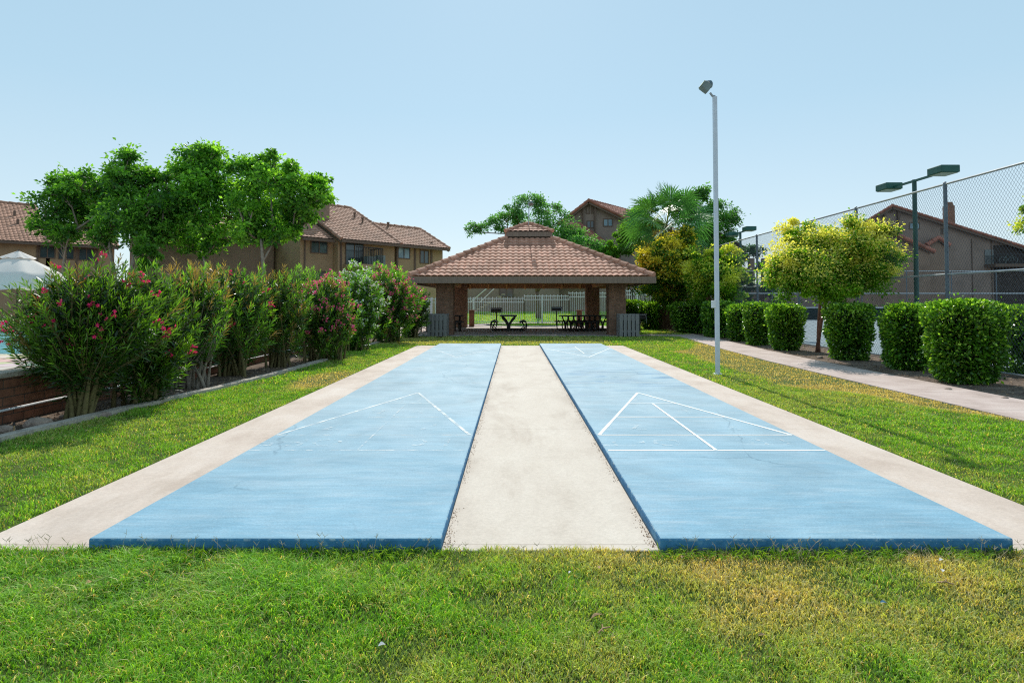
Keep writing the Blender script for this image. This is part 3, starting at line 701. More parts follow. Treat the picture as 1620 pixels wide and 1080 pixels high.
def apt(O, u, name, label, spans, slope, ze, chim=None, deep=3.0, left_ext=None, group=None):
    """apartment block: eave line starts at O and runs along u; spans = [(u0,u1,ridge_v)] of gable roofs stepping down"""
    O = Vector(O); u = Vector((u[0], u[1], 0)).normalized(); v = Vector((-u.y, u.x, 0)); z = Vector((0, 0, 1))
    t = empty(name, (O.x, O.y, 0), 0, label, 'apartment block', group)
    P = lambda a, b, c: u*a+v*b+z*c
    ov = .55
    for (a, b, rv) in spans:
        zr = ze+slope*rv
        tile_sheet([P(a, 0, ze), P(b, 0, ze), P(b, rv, zr), P(a, rv, zr)], u, 'roof_slope', M['tile_far'], t, tw=.23, cl=.31, amp=.03, samp=4, step=.028, under=M['trim'])
        tile_sheet([P(a, 2*rv, ze), P(b, 2*rv, ze), P(b, rv, zr), P(a, rv, zr)], u, 'roof_slope', M['tile_far'], t, tw=.6, cl=.4, amp=.04, samp=4, step=.035, under=M['trim'])
        ridge_caps(P(a, rv, zr+.06), P(b, rv, zr+.06), t, M['tile_far'], .13, .5)
        for e in (a, b):
            ridge_caps(P(e, 0, ze+.05), P(e, rv, zr+.05), t, M['tile_far'], .11, .5, name='verge_tile')
        # body
        m = MB(); a2, b2 = a+.12, b-.12
        prof = [(ov, 0), (2*rv-ov, 0), (2*rv-ov, ze+slope*ov-.12), (rv, zr-.12), (ov, ze+slope*ov-.12)]
        k = len(prof); vs = [P(a2, q[0], q[1]) for q in prof]+[P(b2, q[0], q[1]) for q in prof]
        m.add(vs, [tuple(range(k)), tuple(range(2*k-1, k-1, -1))]+[(j, (j+1) % k, (j+1) % k+k, j+k) for j in range(k)])
        m.build('wall', M['stucco'], t)
        m = MB(); m.bar(P(a, -.04, ze-.10), P(b, -.04, ze-.10), .09, .16); m.build('gutter', M['trim'], t)
        m = MB(); m.bar(P(a+.04, 0, ze-.14), P(a+.04, rv, zr-.14), .08, .2); m.bar(P(b-.04, 0, ze-.14), P(b-.04, rv, zr-.14), .08, .2); m.build('rake_board', M['trim'], t)
    return t, P, u, v
# --- left-centre block
A2 = Vector((-9.90, 34.36, 0)); B2 = Vector((-4.354, 40.454, 0)); u2 = (B2-A2).normalized()
b2, P2, u2v, v2 = apt(A2, u2, 'apartment_block', 'tan stucco apartment block with stepped tiled roof and balcony left of the pavilion', [(0, 4.25, 5.72), (4.25, 8.24, 3.1)], .5, 5.0)
nO = -v2
W2 = lambda a, c: P2(a, .55, c)
# (features placed on the front wall, v=.55)
def on2(px, py):
    r = ray(px, py); n_ = v2; q = Vector((A2.x, A2.y, 0))+v2*.55
    p = CAM+r*((q-CAM).dot(n_)/r.dot(n_)); d = p-Vector((A2.x, A2.y, 0)); return d.dot(u2v), p.z
def patch(parent, name, mat, px0, py0, px1, py1, on, P, v0, depth):
    a, z1 = on(px0, py0); b, _ = on(px1, py0); _, z0 = on(px0, py1)
    lo, hi = min(a, b), max(a, b)
    c = [P(lo, v0-depth, z0), P(hi, v0-depth, z0), P(hi, v0+.0, z0), P(lo, v0, z0)]
    m = MB(); q = [x+Vector((0, 0, z1-z0)) for x in c]; m.add(c+q, [(0, 1, 2, 3), (7, 6, 5, 4), (0, 4, 5, 1), (1, 5, 6, 2), (2, 6, 7, 3), (3, 7, 4, 0)])
    return m.build(name, mat, parent)
def win2(px0, py0, px1, py1, glass, mull=1, name='window'):
    a, z1 = on2(px0, py0); b, _ = on2(px1, py0); _, z0 = on2((px0+px1)/2, py1); _, z1 = on2((px0+px1)/2, py0)
    return window(b2, None, u2v, nO, W2((a+b)/2, (z0+z1)/2), abs(b-a), z1-z0, glass, .05, mull, name)
win2(629, 391, 648.5, 409.5, M['glass_sky'], 1)
win2(546, 384, 575, 424, M['glass'], 1, 'balcony_door')
win2(664, 396, 678, 417, M['glass'], 1, 'balcony_door')
win2(556, 427, 575, 441, M['glass'], 0)
for px in (538, 627, 655, 681): patch(b2, 'trim_post', M['trim'], px, 383, px+2.6, 440, on2, P2, .55, .05)
# balcony
a, zz = on2(545, 418.5); b, _ = on2(587, 418.5)
m = MB(); Mx = Matrix(((u2v.x, v2.x, 0, 0), (u2v.y, v2.y, 0, 0), (0, 0, 1, 0), (0, 0, 0, 1)))
m.box((a-.1, -.75, zz-.22), (b, .56, zz), Mx).build('balcony_floor', M['stucco'], b2)
m = MB()
for k in range(17):
    x = a+(b-a-.04)*k/16; m.box((x, -.72, zz), (x+.025, -.695, zz+.95), Mx)
for k in range(7): m.box((b-.05, -.7+k*.2, zz), (b-.025, -.68+k*.2, zz+.95), Mx)
m.box((a-.03, -.74, zz+.95), (b-.02, -.68, zz+1.0), Mx).box((b-.07, -.68, zz+.95), (b-.01, .54, zz+1.0), Mx); m.build('balcony_railing', M['black'], b2)
m = MB(); m.box((a+.9, -.45, zz), (a+1.5, -.1, zz+.5), Mx).box((a+1.7, -.4, zz), (a+2.2, -.05, zz+.6), Mx); m.build('balcony_furniture', M['lamphead'], b2)
# right-end porch opening: pale column
a, _ = on2(698, 395); b, _ = on2(706, 395)
# left wing with lower roof
AL = atZ(479, 374.5, 5.0); a0 = (AL-Vector((A2.x, A2.y, 0))); ul, vl = a0.dot(u2v), a0.dot(v2)
rv = 2.4; zl = 5.0
tile_sheet([P2(ul, vl, zl), P2(-.1, vl, zl), P2(-.1, vl+rv, zl+.5*rv), P2(ul, vl+rv, zl+.5*rv)], u2v, 'roof_slope', M['tile_far'], b2, tw=.23, cl=.31, amp=.03, samp=4, step=.028, under=M['trim'])
m = MB(); prof = [(vl+.5, 0), (vl+2*rv-.5, 0), (vl+2*rv-.5, zl+.13), (vl+rv, zl+.5*rv-.1), (vl+.5, zl+.13)]; k = 5
vs = [P2(ul+.12, q[0], q[1]) for q in prof]+[P2(.1, q[0], q[1]) for q in prof]
m.add(vs, [tuple(range(k)), tuple(range(2*k-1, k-1, -1))]+[(j, (j+1) % k, (j+1) % k+k, j+k) for j in range(k)]); m.build('wing_wall', M['stucco'], b2)
MB().bar(P2(ul, vl-.04, zl-.1), P2(-.1, vl-.04, zl-.1), .09, .16).build('gutter', M['trim'], b2)
tile_sheet([P2(ul, vl+2*rv, zl), P2(-.1, vl+2*rv, zl), P2(-.1, vl+rv, zl+.5*rv), P2(ul, vl+rv, zl+.5*rv)], u2v, 'roof_slope', M['tile_far'], b2, tw=.6, cl=.4, amp=.04, samp=4, step=.035, under=M['trim'])
def onl(px, py):
    r = ray(px, py); q = Vector((A2.x, A2.y, 0))+v2*(vl+.5)
    p = CAM+r*((q-CAM).dot(v2)/r.dot(v2)); d = p-Vector((A2.x, A2.y, 0)); return d.dot(u2v), p.z
a, z1 = onl(491, 380); b, _ = onl(518, 380); _, z0 = onl(504, 401); window(b2, None, u2v, nO, P2((a+b)/2, vl+.5, (z0+z1)/2), b-a, z1-z0, M['glass'], .05, 1)
a, z1 = onl(494, 428); b, _ = onl(517, 428); _, z0 = onl(504, 442); window(b2, None, u2v, nO, P2((a+b)/2, vl+.5, (z0+z1)/2), b-a, z1-z0, M['glass'], .05, 1)
a, _ = onl(480, 380); patch(b2, 'trim_post', M['trim'], 481, 378, 483, 436, onl, P2, vl+.5, .05)
# far left extension wall of the same block, low and brown behind the trees
m = MB(); c = [P2(ul-7, vl+3.2, 0), P2(ul-.1, vl+3.2, 0), P2(ul-.1, vl+5, 0), P2(ul-7, vl+5, 0)]; q = [x+Vector((0, 0, 4.9)) for x in c]
m.add(c+q, [(0, 1, 2, 3), (7, 6, 5, 4), (0, 4, 5, 1), (1, 5, 6, 2), (2, 6, 7, 3), (3, 7, 4, 0)]); m.build('wing_wall', M['stucco_b'], b2)
tile_sheet([P2(ul-7, vl+2.8, 4.9), P2(ul, vl+2.8, 4.9), P2(ul, vl+6, 6.5), P2(ul-7, vl+6, 6.5)], u2v, 'roof_slope', M['tile_far'], b2, tw=.23, cl=.31, amp=.03, samp=4, step=.028, under=M['trim'])
# chimney
cu, cv = .55, 3.3
m = MB(); m.box((cu-.6, cv-.5, 5.5), (cu+.35, cv+.6, 7.75), Mx); m.build('chimney', M['stucco_b'], b2, bevel=.03)
m = MB(); m.tube([P2(cu-.12, cv+.05, 7.75), P2(cu-.12, cv+.05, 8.05)], [.42, .34], 14); m.build('chimney_cap', M['stucco_b'], b2)
for (px, py) in ((561, 345), (573.5, 353), (614, 360)):
    n_ = u2v.cross(v2+Vector((0, 0, .5))); r = ray(px, py); q = Vector((A2.x, A2.y, 5.0)); p = CAM+r*((q-CAM).dot(n_)/r.dot(n_))-Vector((A2.x, A2.y, 0))
    MB().tube([p-Vector((0, 0, .1)), p+Vector((0, 0, .28))], .06, 8).tube([p+Vector((0, 0, .28)), p+Vector((0, 0, .36))], .1, 8).build('roof_vent', M['trim'], b2)
# --- far left block
A1 = Vector((-33.4155, 38.94, 0)); B1 = Vector((-28.914, 43.635, 0)); u1 = (B1-A1).normalized()
b1, P1, u1v, v1 = apt(A1, u1, 'apartment_block', 'tan stucco apartment block at the far left behind the patio umbrella', [(-9, 2.6, 6.6), (2.6, 6.6, 3.4)], .5, 5.4)
def on1(px, py):
    r = ray(px, py); q = Vector((A1.x, A1.y, 0))+v1*.55
    p = CAM+r*((q-CAM).dot(v1)/r.dot(v1)); d = p-Vector((A1.x, A1.y, 0)); return d.dot(u1v), p.z
for (x0, y0, x1, y1_) in ((62, 388, 88, 408), (92, 388, 118, 410), (124, 392, 150, 412)):
    a, z1 = on1(x0, y0); b, _ = on1(x1, y0); _, z0 = on1(x0, y1_); window(b1, None, u1v, -v1, P1((a+b)/2, .55, (z0+z1)/2), b-a, z1-z0, M['glass'], .06, 1)
for px in (58, 120, 152): patch(b1, 'trim_post', M['trim'], px, 384, px+3, 430, on1, P1, .55, .06)
for (px, py) in ((23, 342), (28, 355)):
    n_ = u1v.cross(v1+Vector((0, 0, .5))); r = ray(px, py); q = Vector((A1.x, A1.y, 5.4)); p = CAM+r*((q-CAM).dot(n_)/r.dot(n_))-Vector((A1.x, A1.y, 0))
    MB().tube([p-Vector((0, 0, .1)), p+Vector((0, 0, .38))], .08, 8).build('roof_vent', M['trim'], b1)
# --- gabled block beyond the pavilion and gabled block beyond the tennis court
def gable_block(name, Y, apex, left, right, base_z, depth, label, wallmat, tilemat, skew=0.0, th=.28):
    """front gable wall in the plane y=Y through photo points; roof runs back by depth, drifting sideways by skew"""
    a, l, r = atY(*apex, Y), atY(*left, Y), atY(*right, Y)
    t = empty(name, (a.x, Y, base_z), 0, label, 'apartment block'); O = Vector((a.x, Y, base_z))
    D = Vector((skew, depth, 0)); up = Vector((0, 0, 1))
    A, Lp, Rp = a-O, l-O, r-O; A.y = Lp.y = Rp.y = 0
    f0 = Vector((0, -.5, 0))
    m = MB(); k = 5
    ins = .35
    zl_ = Lp.z+ins*(A.z-Lp.z)/(A.x-Lp.x); zr_ = Rp.z+ins*(A.z-Rp.z)/(Rp.x-A.x)
    prof = [Vector((Lp.x+ins, 0, 0)), Vector((Rp.x-ins, 0, 0)), Vector((Rp.x-ins, 0, zr_-.2)), Vector((A.x, 0, A.z-.2)), Vector((Lp.x+ins, 0, zl_-.2))]
    m.add(prof+[p+D for p in prof], [tuple(range(k)), tuple(range(2*k-1, k-1, -1))]+[(j, (j+1) % k, (j+1) % k+k, j+k) for j in range(k)]); m.build('wall', wallmat, t)
    for (p, q) in ((Lp, A), (Rp, A)):
        tile_sheet([p+f0, p+D, q+D, q+f0], D, 'roof_slope', tilemat, t, tw=.32, cl=.4, amp=.04, samp=4, step=.035, under=M['trim'])
        ridge_caps(p+f0+up*.05, q+f0+up*.05, t, tilemat, .13, .5, name='verge_tile')
        MB().bar(p+f0+Vector((0, .03, -.17)), q+f0+Vector((0, .03, -.17)), .07, th).build('rake_board', M['trim'], t)
    ridge_caps(A+f0+up*.06, A+D+up*.06, t, tilemat, .14, .5)
    return t, O
def w_on(t, O, Y, x0, y0, x1, y1, glass, mull=1, fr=.08, name='window', dy=0):
    a, b = atY(x0, y0, Y+dy)-O, atY(x1, y1, Y+dy)-O
    return window(t, None, (1, 0, 0), (0, -1, 0), ((a.x+b.x)/2, dy, (a.z+b.z)/2), b.x-a.x, a.z-b.z, glass, fr, mull, name)
def boxpx(t, O, Y, x0, y0, x1, y1, d0, d1, name, mat):
    a, b = atY(x0, y0, Y)-O, atY(x1, y1, Y)-O
    return MB().box((a.x, d0, b.z), (b.x, d1, a.z)).build(name, mat, t)
b3, O3 = gable_block('apartment_block', 56, (930, 318), (882, 355), (996, 350), .5, 8, 'brown gabled apartment block rising behind the pavilion roof', M['stucco_d'], M['tile_red'], 6.6)
w_on(b3, O3, 56, 954, 346, 969.5, 358.5, M['glass_sky']); w_on(b3, O3, 56, 928, 349, 940, 361, M['glass'])
w_on(b3, O3, 56, 927, 326, 933, 338.5, M['stucco_d'], 0, .1, 'gable_vent'); w_on(b3, O3, 56, 935, 326, 939, 338, M['stucco_d'], 0, .1, 'gable_vent')
boxpx(b3, O3, 56, 921, 330, 923.5, 365, -.28, -.001, 'trim_post', M['trim']); boxpx(b3, O3, 56, 939.7, 328, 942, 374, -.28, -.001, 'trim_post', M['trim'])
# lower lean-to roof before the gable and the long ground floor wall
l0, l1, l2, l3 = atY(893, 352, 53)-O3, atY(953, 396, 53)-O3, atY(975, 385, 55.8)-O3, atY(918, 352, 55.8)-O3
n_ = (l1-l0).cross(l3-l0); l2 = l1+(l3-l0)
tile_sheet([l0, l1, l2, l3], (l3-l0), 'roof_slope', M['tile_red'], b3, tw=.32, cl=.4, amp=.04, samp=4, step=.035, under=M['trim'])
ridge_caps(l0+Vector((0, 0, .06)), l1+Vector((0, 0, .06)), b3, M['tile_far'], .14, .5, name='verge_tile')
a, b = atY(893, 358, 53.3)-O3, atY(947, 400, 53.3)-O3
MB().poly([(a.x, -2.6, 0), (b.x, -2.6, 0), (b.x, -2.6, b.z), (a.x, -2.6, a.z-.3)], 2.5, (0, -1, 0)).build('wall', M['stucco_d'], b3)
a = atY(650, 452, 52)-O3; b = atY(1130, 452, 52)-O3
MB().box((a.x, -4, -.1), (-3.0, -2.8, 3.2)).box((-3.0, -3.2, -.1), (b.x, -1.9, 3.05)).build('ground_floor_wall', M['stucco_d'], b3)
for (x0, y0, x1, y1_) in ((790, 455, 812, 470), (1040, 468, 1060, 480), (850, 466, 876, 486)): w_on(b3, O3, 56, x0, y0, x1, y1_, M['glass'], 1, .06, dy=-3.22 if x0 > 800 else -4.02)
MB().box((-3.5, -4.6, 2.35), (-.5, -3.25, 2.6)).build('porch_roof', M['trim'], b3)
b4, O4 = gable_block('apartment_block', 60, (1407, 326), (1332, 371), (1640, 399), 0, 18, 'wide brown gabled apartment block with chimney beyond the tennis court', M['stucco_d'], M['tile_red'], 12.5, .34)
w_on(b4, O4, 60, 1438, 352, 1455, 363, M['glass_sky']); w_on(b4, O4, 60, 1404, 355, 1418, 361, M['glass_sky'], 1)
w_on(b4, O4, 60, 1478, 389, 1497, 400, M['glass_sky']); w_on(b4, O4, 60, 1404, 331, 1412, 337, M['trim'], 0, .1, 'gable_vent')
w_on(b4, O4, 60, 1488, 361, 1500, 371, M['glass'], 3, .08, 'vent_grille')
boxpx(b4, O4, 60, 1396, 332, 1399, 360, -.3, -.001, 'trim_post', M['trim']); boxpx(b4, O4, 60, 1418, 333, 1421, 365, -.3, -.001, 'trim_post', M['trim'])
for px in (1537, 1568): boxpx(b4, O4, 60, px, 378, px+1.5, 478, -.08, -.001, 'trim_post', M['trim'])
# small porch gables
def mini_gable(p0, pa, p1, Y, dy, dep):
    a, b, c = atY(*p0, Y)-O4, atY(*pa, Y)-O4, atY(*p1, Y)-O4
    for q in (a, b, c): q.y = dy
    D = Vector((0, dep, 0))
    for (p, q) in ((a, b), (c, b)):
        tile_sheet([p, p+D, q+D, q], D, 'porch_roof', M['tile_red'], b4, tw=.32, cl=.4, amp=.04, samp=4, step=.035, under=M['trim'])
        MB().bar(p+Vector((0, -.03, -.15)), q+Vector((0, -.03, -.15)), .07, .26).build('rake_board', M['trim'], b4)
    ridge_caps(a+Vector((0, -.05, .1)), b+Vector((0, -.05, .1)), b4, M['tile_red'], .2, .5, name='verge_tile'); ridge_caps(c+Vector((0, -.05, .1)), b+Vector((0, -.05, .1)), b4, M['tile_red'], .2, .5, name='verge_tile')
    zb = min(a.z, c.z); m = MB(); m.poly([(a.x+.3, dy+.2, 0), (c.x-.3, dy+.2, 0), (c.x-.3, dy+.2, c.z-.1), (b.x, dy+.2, b.z-.25), (a.x+.3, dy+.2, a.z-.1)], dep-.22, (0, -1, 0)); m.build('porch_wall', M['stucco_b'], b4)
mini_gable((1340, 400), (1405, 366), (1478, 398), 57.5, -2.5, 2.48)
mini_gable((1466, 388), (1484, 376), (1502, 388), 59.3, -.7, .69)
boxpx(b4, O4, 60, 1571, 388, 1665, 490, -.06, -.0012, 'recess_shade_panel', M['dark']); boxpx(b4, O4, 58.9, 1466, 402, 1470, 478, -.1, -.001, 'trim_post', M['trim'])  # dark panel on the wall, the recess's shade put into its colour
# balcony at the right end
a, b = atY(1574, 385, 58.6)-O4, atY(1660, 422, 58.6)-O4
MB().box((a.x, -1.4, b.z), (b.x, -.001, b.z+.3)).build('balcony_floor', M['trim'], b4)
MB().box((a.x+.05, -.05, b.z+.32), (b.x, -.002, a.z-.5)).build('balcony_door', M['glass'], b4)
m = MB()
for k in range(30): x = a.x+(b.x-a.x)*k/30; m.box((x, -1.38, b.z+.3), (x+.03, -1.35, b.z+1.2))
m.box((a.x, -1.4, b.z+1.2), (b.x, -1.33, b.z+1.27)); m.build('balcony_railing', M['black'], b4)
# bicycle-like frame on the balcony
bt = empty('balcony_bicycle', O4+Vector((a.x+1.7, -.9, b.z+.32)), 0, 'pale bicycle standing on the right-hand balcony beyond the tennis court', 'bicycle')
for x in (-.55, .55):
    m = MB(); rr = [(x+.33*math.cos(2*PI*k/20), 0, .34+.33*math.sin(2*PI*k/20)) for k in range(21)]; m.tube(rr, .03, 5, False); m.build('wheel', M['lamphead'], bt)
MB().tube([(-.55, 0, .34), (-.1, 0, .34), (.38, 0, .85), (-.2, 0, .85), (-.1, 0, .34)], .03, 6).tube([(-.55, 0, .34), (-.2, 0, .85)], .025, 6).tube([(.55, 0, .34), (.38, 0, .95)], .025, 6).build('frame', M['lamphead'], bt)
MB().tube([(.38, -.2, 1.0), (.38, 0, .95), (.38, .2, 1.0)], .02, 6).build('handlebar', M['black'], bt); MB().cbox((-.22, 0, .93), (.26, .12, .06)).build('saddle', M['black'], bt)
# chimney
a, b = atY(1496, 321, 62)-O4, atY(1507, 362, 62)-O4
MB().box((a.x, 1.6, b.z), (b.x, 2.5, a.z-.3)).build('chimney', M['brick'], b4, bevel=.03); MB().tube([((a.x+b.x)/2, 2.05, a.z-.3), ((a.x+b.x)/2, 2.05, a.z+.05)], [.42, .36], 12).build('chimney_cap', M['brick'], b4)
# small far block left of the flowering tree
b5 = empty('apartment_block', (24.0, 58, 0), 0, 'distant brown block with balcony posts between palm and yellow flowering tree', 'apartment block'); O5 = Vector((24.0, 58, 0))
a, b, c, d = atY(1140, 368, 58)-O5, atY(1191, 397, 58)-O5, atY(1120, 395, 58)-O5, atY(1100, 368, 64)-O5
D = Vector((-1, 6, 0))
tile_sheet([b, a, a+D, b+D], D, 'roof_slope', M['tile_far'], b5, tw=.32, cl=.4, amp=.04, samp=4, step=.035, under=M['trim'])
MB().poly([(a.x-3, .2, 0), (b.x-1.2, .2, 0), (b.x-1.2, .2, b.z+.3), (a.x, .2, a.z-.2), (a.x-3, .2, a.z-.2)], 6, (0, -1, 0)).build('wall', M['stucco_d'], b5)
for (x0, x1) in ((1184, 1192), (1205, 1213)):
    boxpx(b5, O5, 57, x0, 409, x1, 480, -1.4, -.8, 'balcony_post', M['stucco_b'])
boxpx(b5, O5, 57, 1176, 424, 1206, 429, -1.3, -.9, 'balcony_beam', M['stucco_b'])
boxpx(b5, O5, 57, 1170, 452, 1330, 490, -.7, 0, 'garden_wall', M['stucco_d'])
# stair with white handrails behind the fence
t = empty('outdoor_stair', (-1.6, 48, .4), 0, 'outdoor stair with two white handrails behind the picket fence', 'stair')
Os = Vector((-1.6, 48, .4))
for (p, q, dy) in (((744, 478), (769, 457), 0), ((757, 479), (777, 460), .9)):
    a, b = atY(*p, 48)-Os, atY(*q, 48)-Os; MB().tube([(a.x, dy, a.z), (b.x, dy, b.z), (b.x+1.6, dy, b.z+1.45)], .035, 6).build('handrail', M['white'], t)
m = MB()
for k in range(12): m.box((-2.5+k*.28, .05, -.3+k*.17+.0), (-2.5+k*.28+.32, .85, -.3+k*.17+.06))
m.build('treads', M['walk'], t)
# ------------------------------------------------------------------ POOL WALL, UMBRELLA
t = empty('brick_wall', (-5.88, 15, 0), 0, 'low brown brick retaining wall behind the oleanders along the pool terrace', 'wall')
MB().box((-.1, -13, -.05), (.1, 10.0, .52)).build('brickwork', M['poolbrick'], t); MB().box((-.14, -13, .522), (.14, 10, .585)).build('coping', M['kerb'], t, bevel=.012)
MB().tube([(.14, -11.5, .14), (.15, -7.6, .17), (.14, -3, .15), (.14, 2, .16)], .014, 8).build('conduit', M['white'], t)
def umbrella(loc, r, h, label):
    t = empty('patio_umbrella', loc, 0, label, 'umbrella')
    V = []; Fc = []; n = 48; rows = 8
    for j in range(rows+1):
        tt = j/rows
        for k in range(n):
            a = 2*PI*k/n; sc = 1-.07*tt*abs(math.sin(4*a)); sag = .06*abs(math.sin(4*a))*tt*tt
            V.append((r*tt*sc*math.cos(a), r*tt*sc*math.sin(a), h-.95*tt**1.15*.75-sag))
    for j in range(rows):
        for k in range(n): Fc.append((j*n+k, j*n+(k+1) % n, (j+1)*n+(k+1) % n, (j+1)*n+k))
    # valance
    b = len(V)
    for k in range(n): x, y, z = V[rows*n+k]; V.append((x*1.005, y*1.005, z-.45))
    for k in range(n): Fc.append((rows*n+k, rows*n+(k+1) % n, b+(k+1) % n, b+k))
    c = np.tile(np.array([[.80, .75, .70]]), (len(V), 1)); np_mesh('canopy', np.array(V), [np.array(Fc)], M['umbrella'], t, c)
    V = []; Fc = []
    for j in range(3):
        for k in range(24): a = 2*PI*k/24; tt = j/2; V.append((.5*tt*math.cos(a)*(1-.12*abs(math.sin(4*a))), .5*tt*math.sin(a)*(1-.12*abs(math.sin(4*a))), h+.12-.24*tt-.05*abs(math.sin(4*a))*tt))
    for j in range(2):
        for k in range(24): Fc.append((j*24+k, j*24+(k+1) % 24, (j+1)*24+(k+1) % 24, (j+1)*24+k))
    np_mesh('vent', np.array(V), [np.array(Fc)], M['umbrella'], t, np.tile(np.array([[.80, .75, .70]]), (len(V), 1)))
    MB().tube([(0, 0, 0), (0, 0, h+.16)], .03, 10).build('pole', M['bark'], t); MB().tube([(0, 0, 0), (0, 0, .08)], .3, 20).build('base', M['black'], t)
    return t
umbrella((-16.95, 20.5, .53), 1.35, 2.49, 'pale grey patio umbrella open over the pool terrace at the left edge')
# ------------------------------------------------------------------ VEGETATION
def unit(v): return v/np.maximum(np.linalg.norm(v, axis=-1, keepdims=True), 1e-9)
def rdir(n, up=0.0):
    d = rng.normal(size=(n, 3)); d[:, 2] += up; return unit(d)
def leaves(name, P, D, L, Wd, C, mat, parent, fold=0.0, curl=0.0):
    """one kite-shaped quad per leaf, base at P growing along D"""
    n = len(P); D = unit(D); L = np.broadcast_to(np.asarray(L, float), (n,)); Wd = np.broadcast_to(np.asarray(Wd, float), (n,))
    s = unit(np.cross(D, rdir(n, .6))); up = np.cross(s, D)
    T = P+D*L[:, None]; Mid = P+D*(L*.5)[:, None]+up*(L*fold)[:, None]
    V = np.stack([P, Mid+s*(Wd*.5)[:, None], T-np.array([0, 0, 1])*(L*curl)[:, None], Mid-s*(Wd*.5)[:, None]], 1).reshape(-1, 3)
    Fc = np.arange(4*n).reshape(n, 4)
    c = np.repeat(C, 4, axis=0)
    return np_mesh(name, V, [Fc], mat, parent, c)
def lerpc(a, b, t): return np.asarray(a)[None, :]*(1-t[:, None])+np.asarray(b)[None, :]*t[:, None]
def bez(a, b, bend, k=6):
    a = Vector(a); b = Vector(b); c = a.lerp(b, .5)+Vector(bend); return [a.lerp(c, t).lerp(c.lerp(b, t), t) for t in [i/k for i in range(k+1)]]
def tree(name, base, clumps, nleaf, ls, cA, cB, label, barkmat, tr=.16, group=None, fork=.3, trunks=1, tips=None, mat=None, sub=26, dens=.16, tipfrac=0, droop=0, lw=.55):
    """clumps: (dx, dy, z, r) crown lobes about the base; limbs run to every lobe and twigs to its sub-clusters"""
    t = empty(name, base, 0, label, 'tree', group); wood = MB(); P = []; Cc = []; D = []
    zmin = min(c[2]-c[3] for c in clumps)
    mxy = Vector((sum(c[0] for c in clumps)/len(clumps), sum(c[1] for c in clumps)/len(clumps), 0))
    if name == 'ash_tree':
        # ragged outer sprays break up the outline of the main lobes and bridge between them
        extra = []
        for (dx, dy, z, r) in clumps:
            for q in range(3):
                a = random.uniform(-.5, PI+.5) if q < 2 else random.uniform(0, 2*PI); k_ = random.uniform(.75, 1.2)
                extra.append((dx+math.cos(a)*r*k_, dy+random.uniform(-.6, .6), z+math.sin(a)*r*k_*.9, r*random.uniform(.28, .46)))
        clumps = [(a_, b_, c_, d_*random.uniform(.82, .98)) for a_, b_, c_, d_ in clumps]+extra
    forks = []
    for k in range(trunks):
        a = 2*PI*k/max(trunks, 1)+.6; off = Vector((math.cos(a), math.sin(a), 0))*(tr*1.1 if trunks > 1 else 0)
        fk = off*3+mxy*(.45 if name == 'privet_tree' else .1)+Vector((random.uniform(-.15, .15), random.uniform(-.15, .15), max(.4, zmin*fork+.5)))
        pts = bez(off+Vector((0, 0, -.1)), fk, (random.uniform(-.1, .1), random.uniform(-.1, .1), 0), 5)
        wood.tube(pts, [tr*(1.25-.45*i/5) for i in range(6)], 9); forks.append(fk)
    nodes = [(f, tr*.9) for f in forks]
    for (dx, dy, z, r) in sorted(clumps, key=lambda q: q[2]+.5*math.hypot(q[0], q[1])):
        c = Vector((dx, dy, z))
        fk, fr = min(nodes, key=lambda f: (f[0]-c).length+1.2*(f[0]-c).xy.length+(1e3 if f[0].z > c.z-.15*r and f[1] < tr*.85 else 0)-(.0 if f[1] < tr*.85 else 1.3))
        r0 = max(fr*.72, tr*.28)
        pts = bez(fk, c, (random.uniform(-.25, .25)*r, random.uniform(-.25, .25)*r, -r*.15), 7)
        wood.tube(pts, [r0*(1-.6*i/7) for i in range(8)], 7)
        nodes.append((pts[5], r0*.55)); nodes.append((pts[3], r0*.7))
        ns = max(4, int(sub*(r/1.2)**1.2))
        sd = rdir(ns, .25); rad = r*(.30+.80*rng.random(ns)**.8+.35*(rng.random(ns) < .14))
        sc = np.array(c)+sd*rad[:, None]*np.array([1, 1, .85])
        for j in range(ns):
            st = pts[5 if j % 2 else 6]; e = Vector(sc[j]); q = bez(st, e, (0, 0, -.12*r), 3); wood.tube(q, [tr*.13, tr*.09, tr*.06, tr*.03], 4, False)
        k = int(nleaf*r**2/sum(q[3]**2 for q in clumps)); ids = rng.integers(0, ns, k)
        sr = dens*r*(.45+1.0*rng.random(ns))
        off = rng.normal(size=(k, 3))*sr[ids][:, None]*np.array([1.15, 1.15, .8])
        p = sc[ids]+off; P.append(p)
        b_ = rng.random(ns)[ids]; mixv = np.clip(-.05+.75*b_+.6*(rng.random(k)-.35)+.25*off[:, 2]/(sr[ids]+1e-6)*.5, 0, 1)
        col = lerpc(cA, cB, mixv)
        if tips is not None:
            # flower heads / new growth on the sunny upper outside
            hgt = (p[:, 2]-(z-r))/(2*r); out = np.linalg.norm(p-np.array(c), axis=1)/r
            pr = np.clip((hgt-.12)*1.5, 0, 1)*np.clip(out-.3, 0, 1)*tipfrac*2.2*(.35+1.1*(b_ > .4))*np.clip((p[:, 2]-zmin)/(max(q[2] for q in clumps)-zmin)*2.2-.2, .1, 1)
            m = rng.random(k) < pr; col[m] = lerpc(tips[0], tips[1], rng.random(m.sum()))
        Cc.append(col*(.8+.4*rng.random((k, 1)))); D.append(unit(off+rng.normal(size=(k, 3))*sr[ids][:, None]*.8+np.array([0, 0, -droop])))
    wood.build('trunk', barkmat, t, smooth=True)
    P = np.concatenate(P); Cc = np.concatenate(Cc); D = np.concatenate(D)
    L = ls*(.65+.7*rng.random(len(P)))
    leaves('crown', P, D, L, L*lw, Cc, mat or M['leaf'], t, .08, .1)
    return t
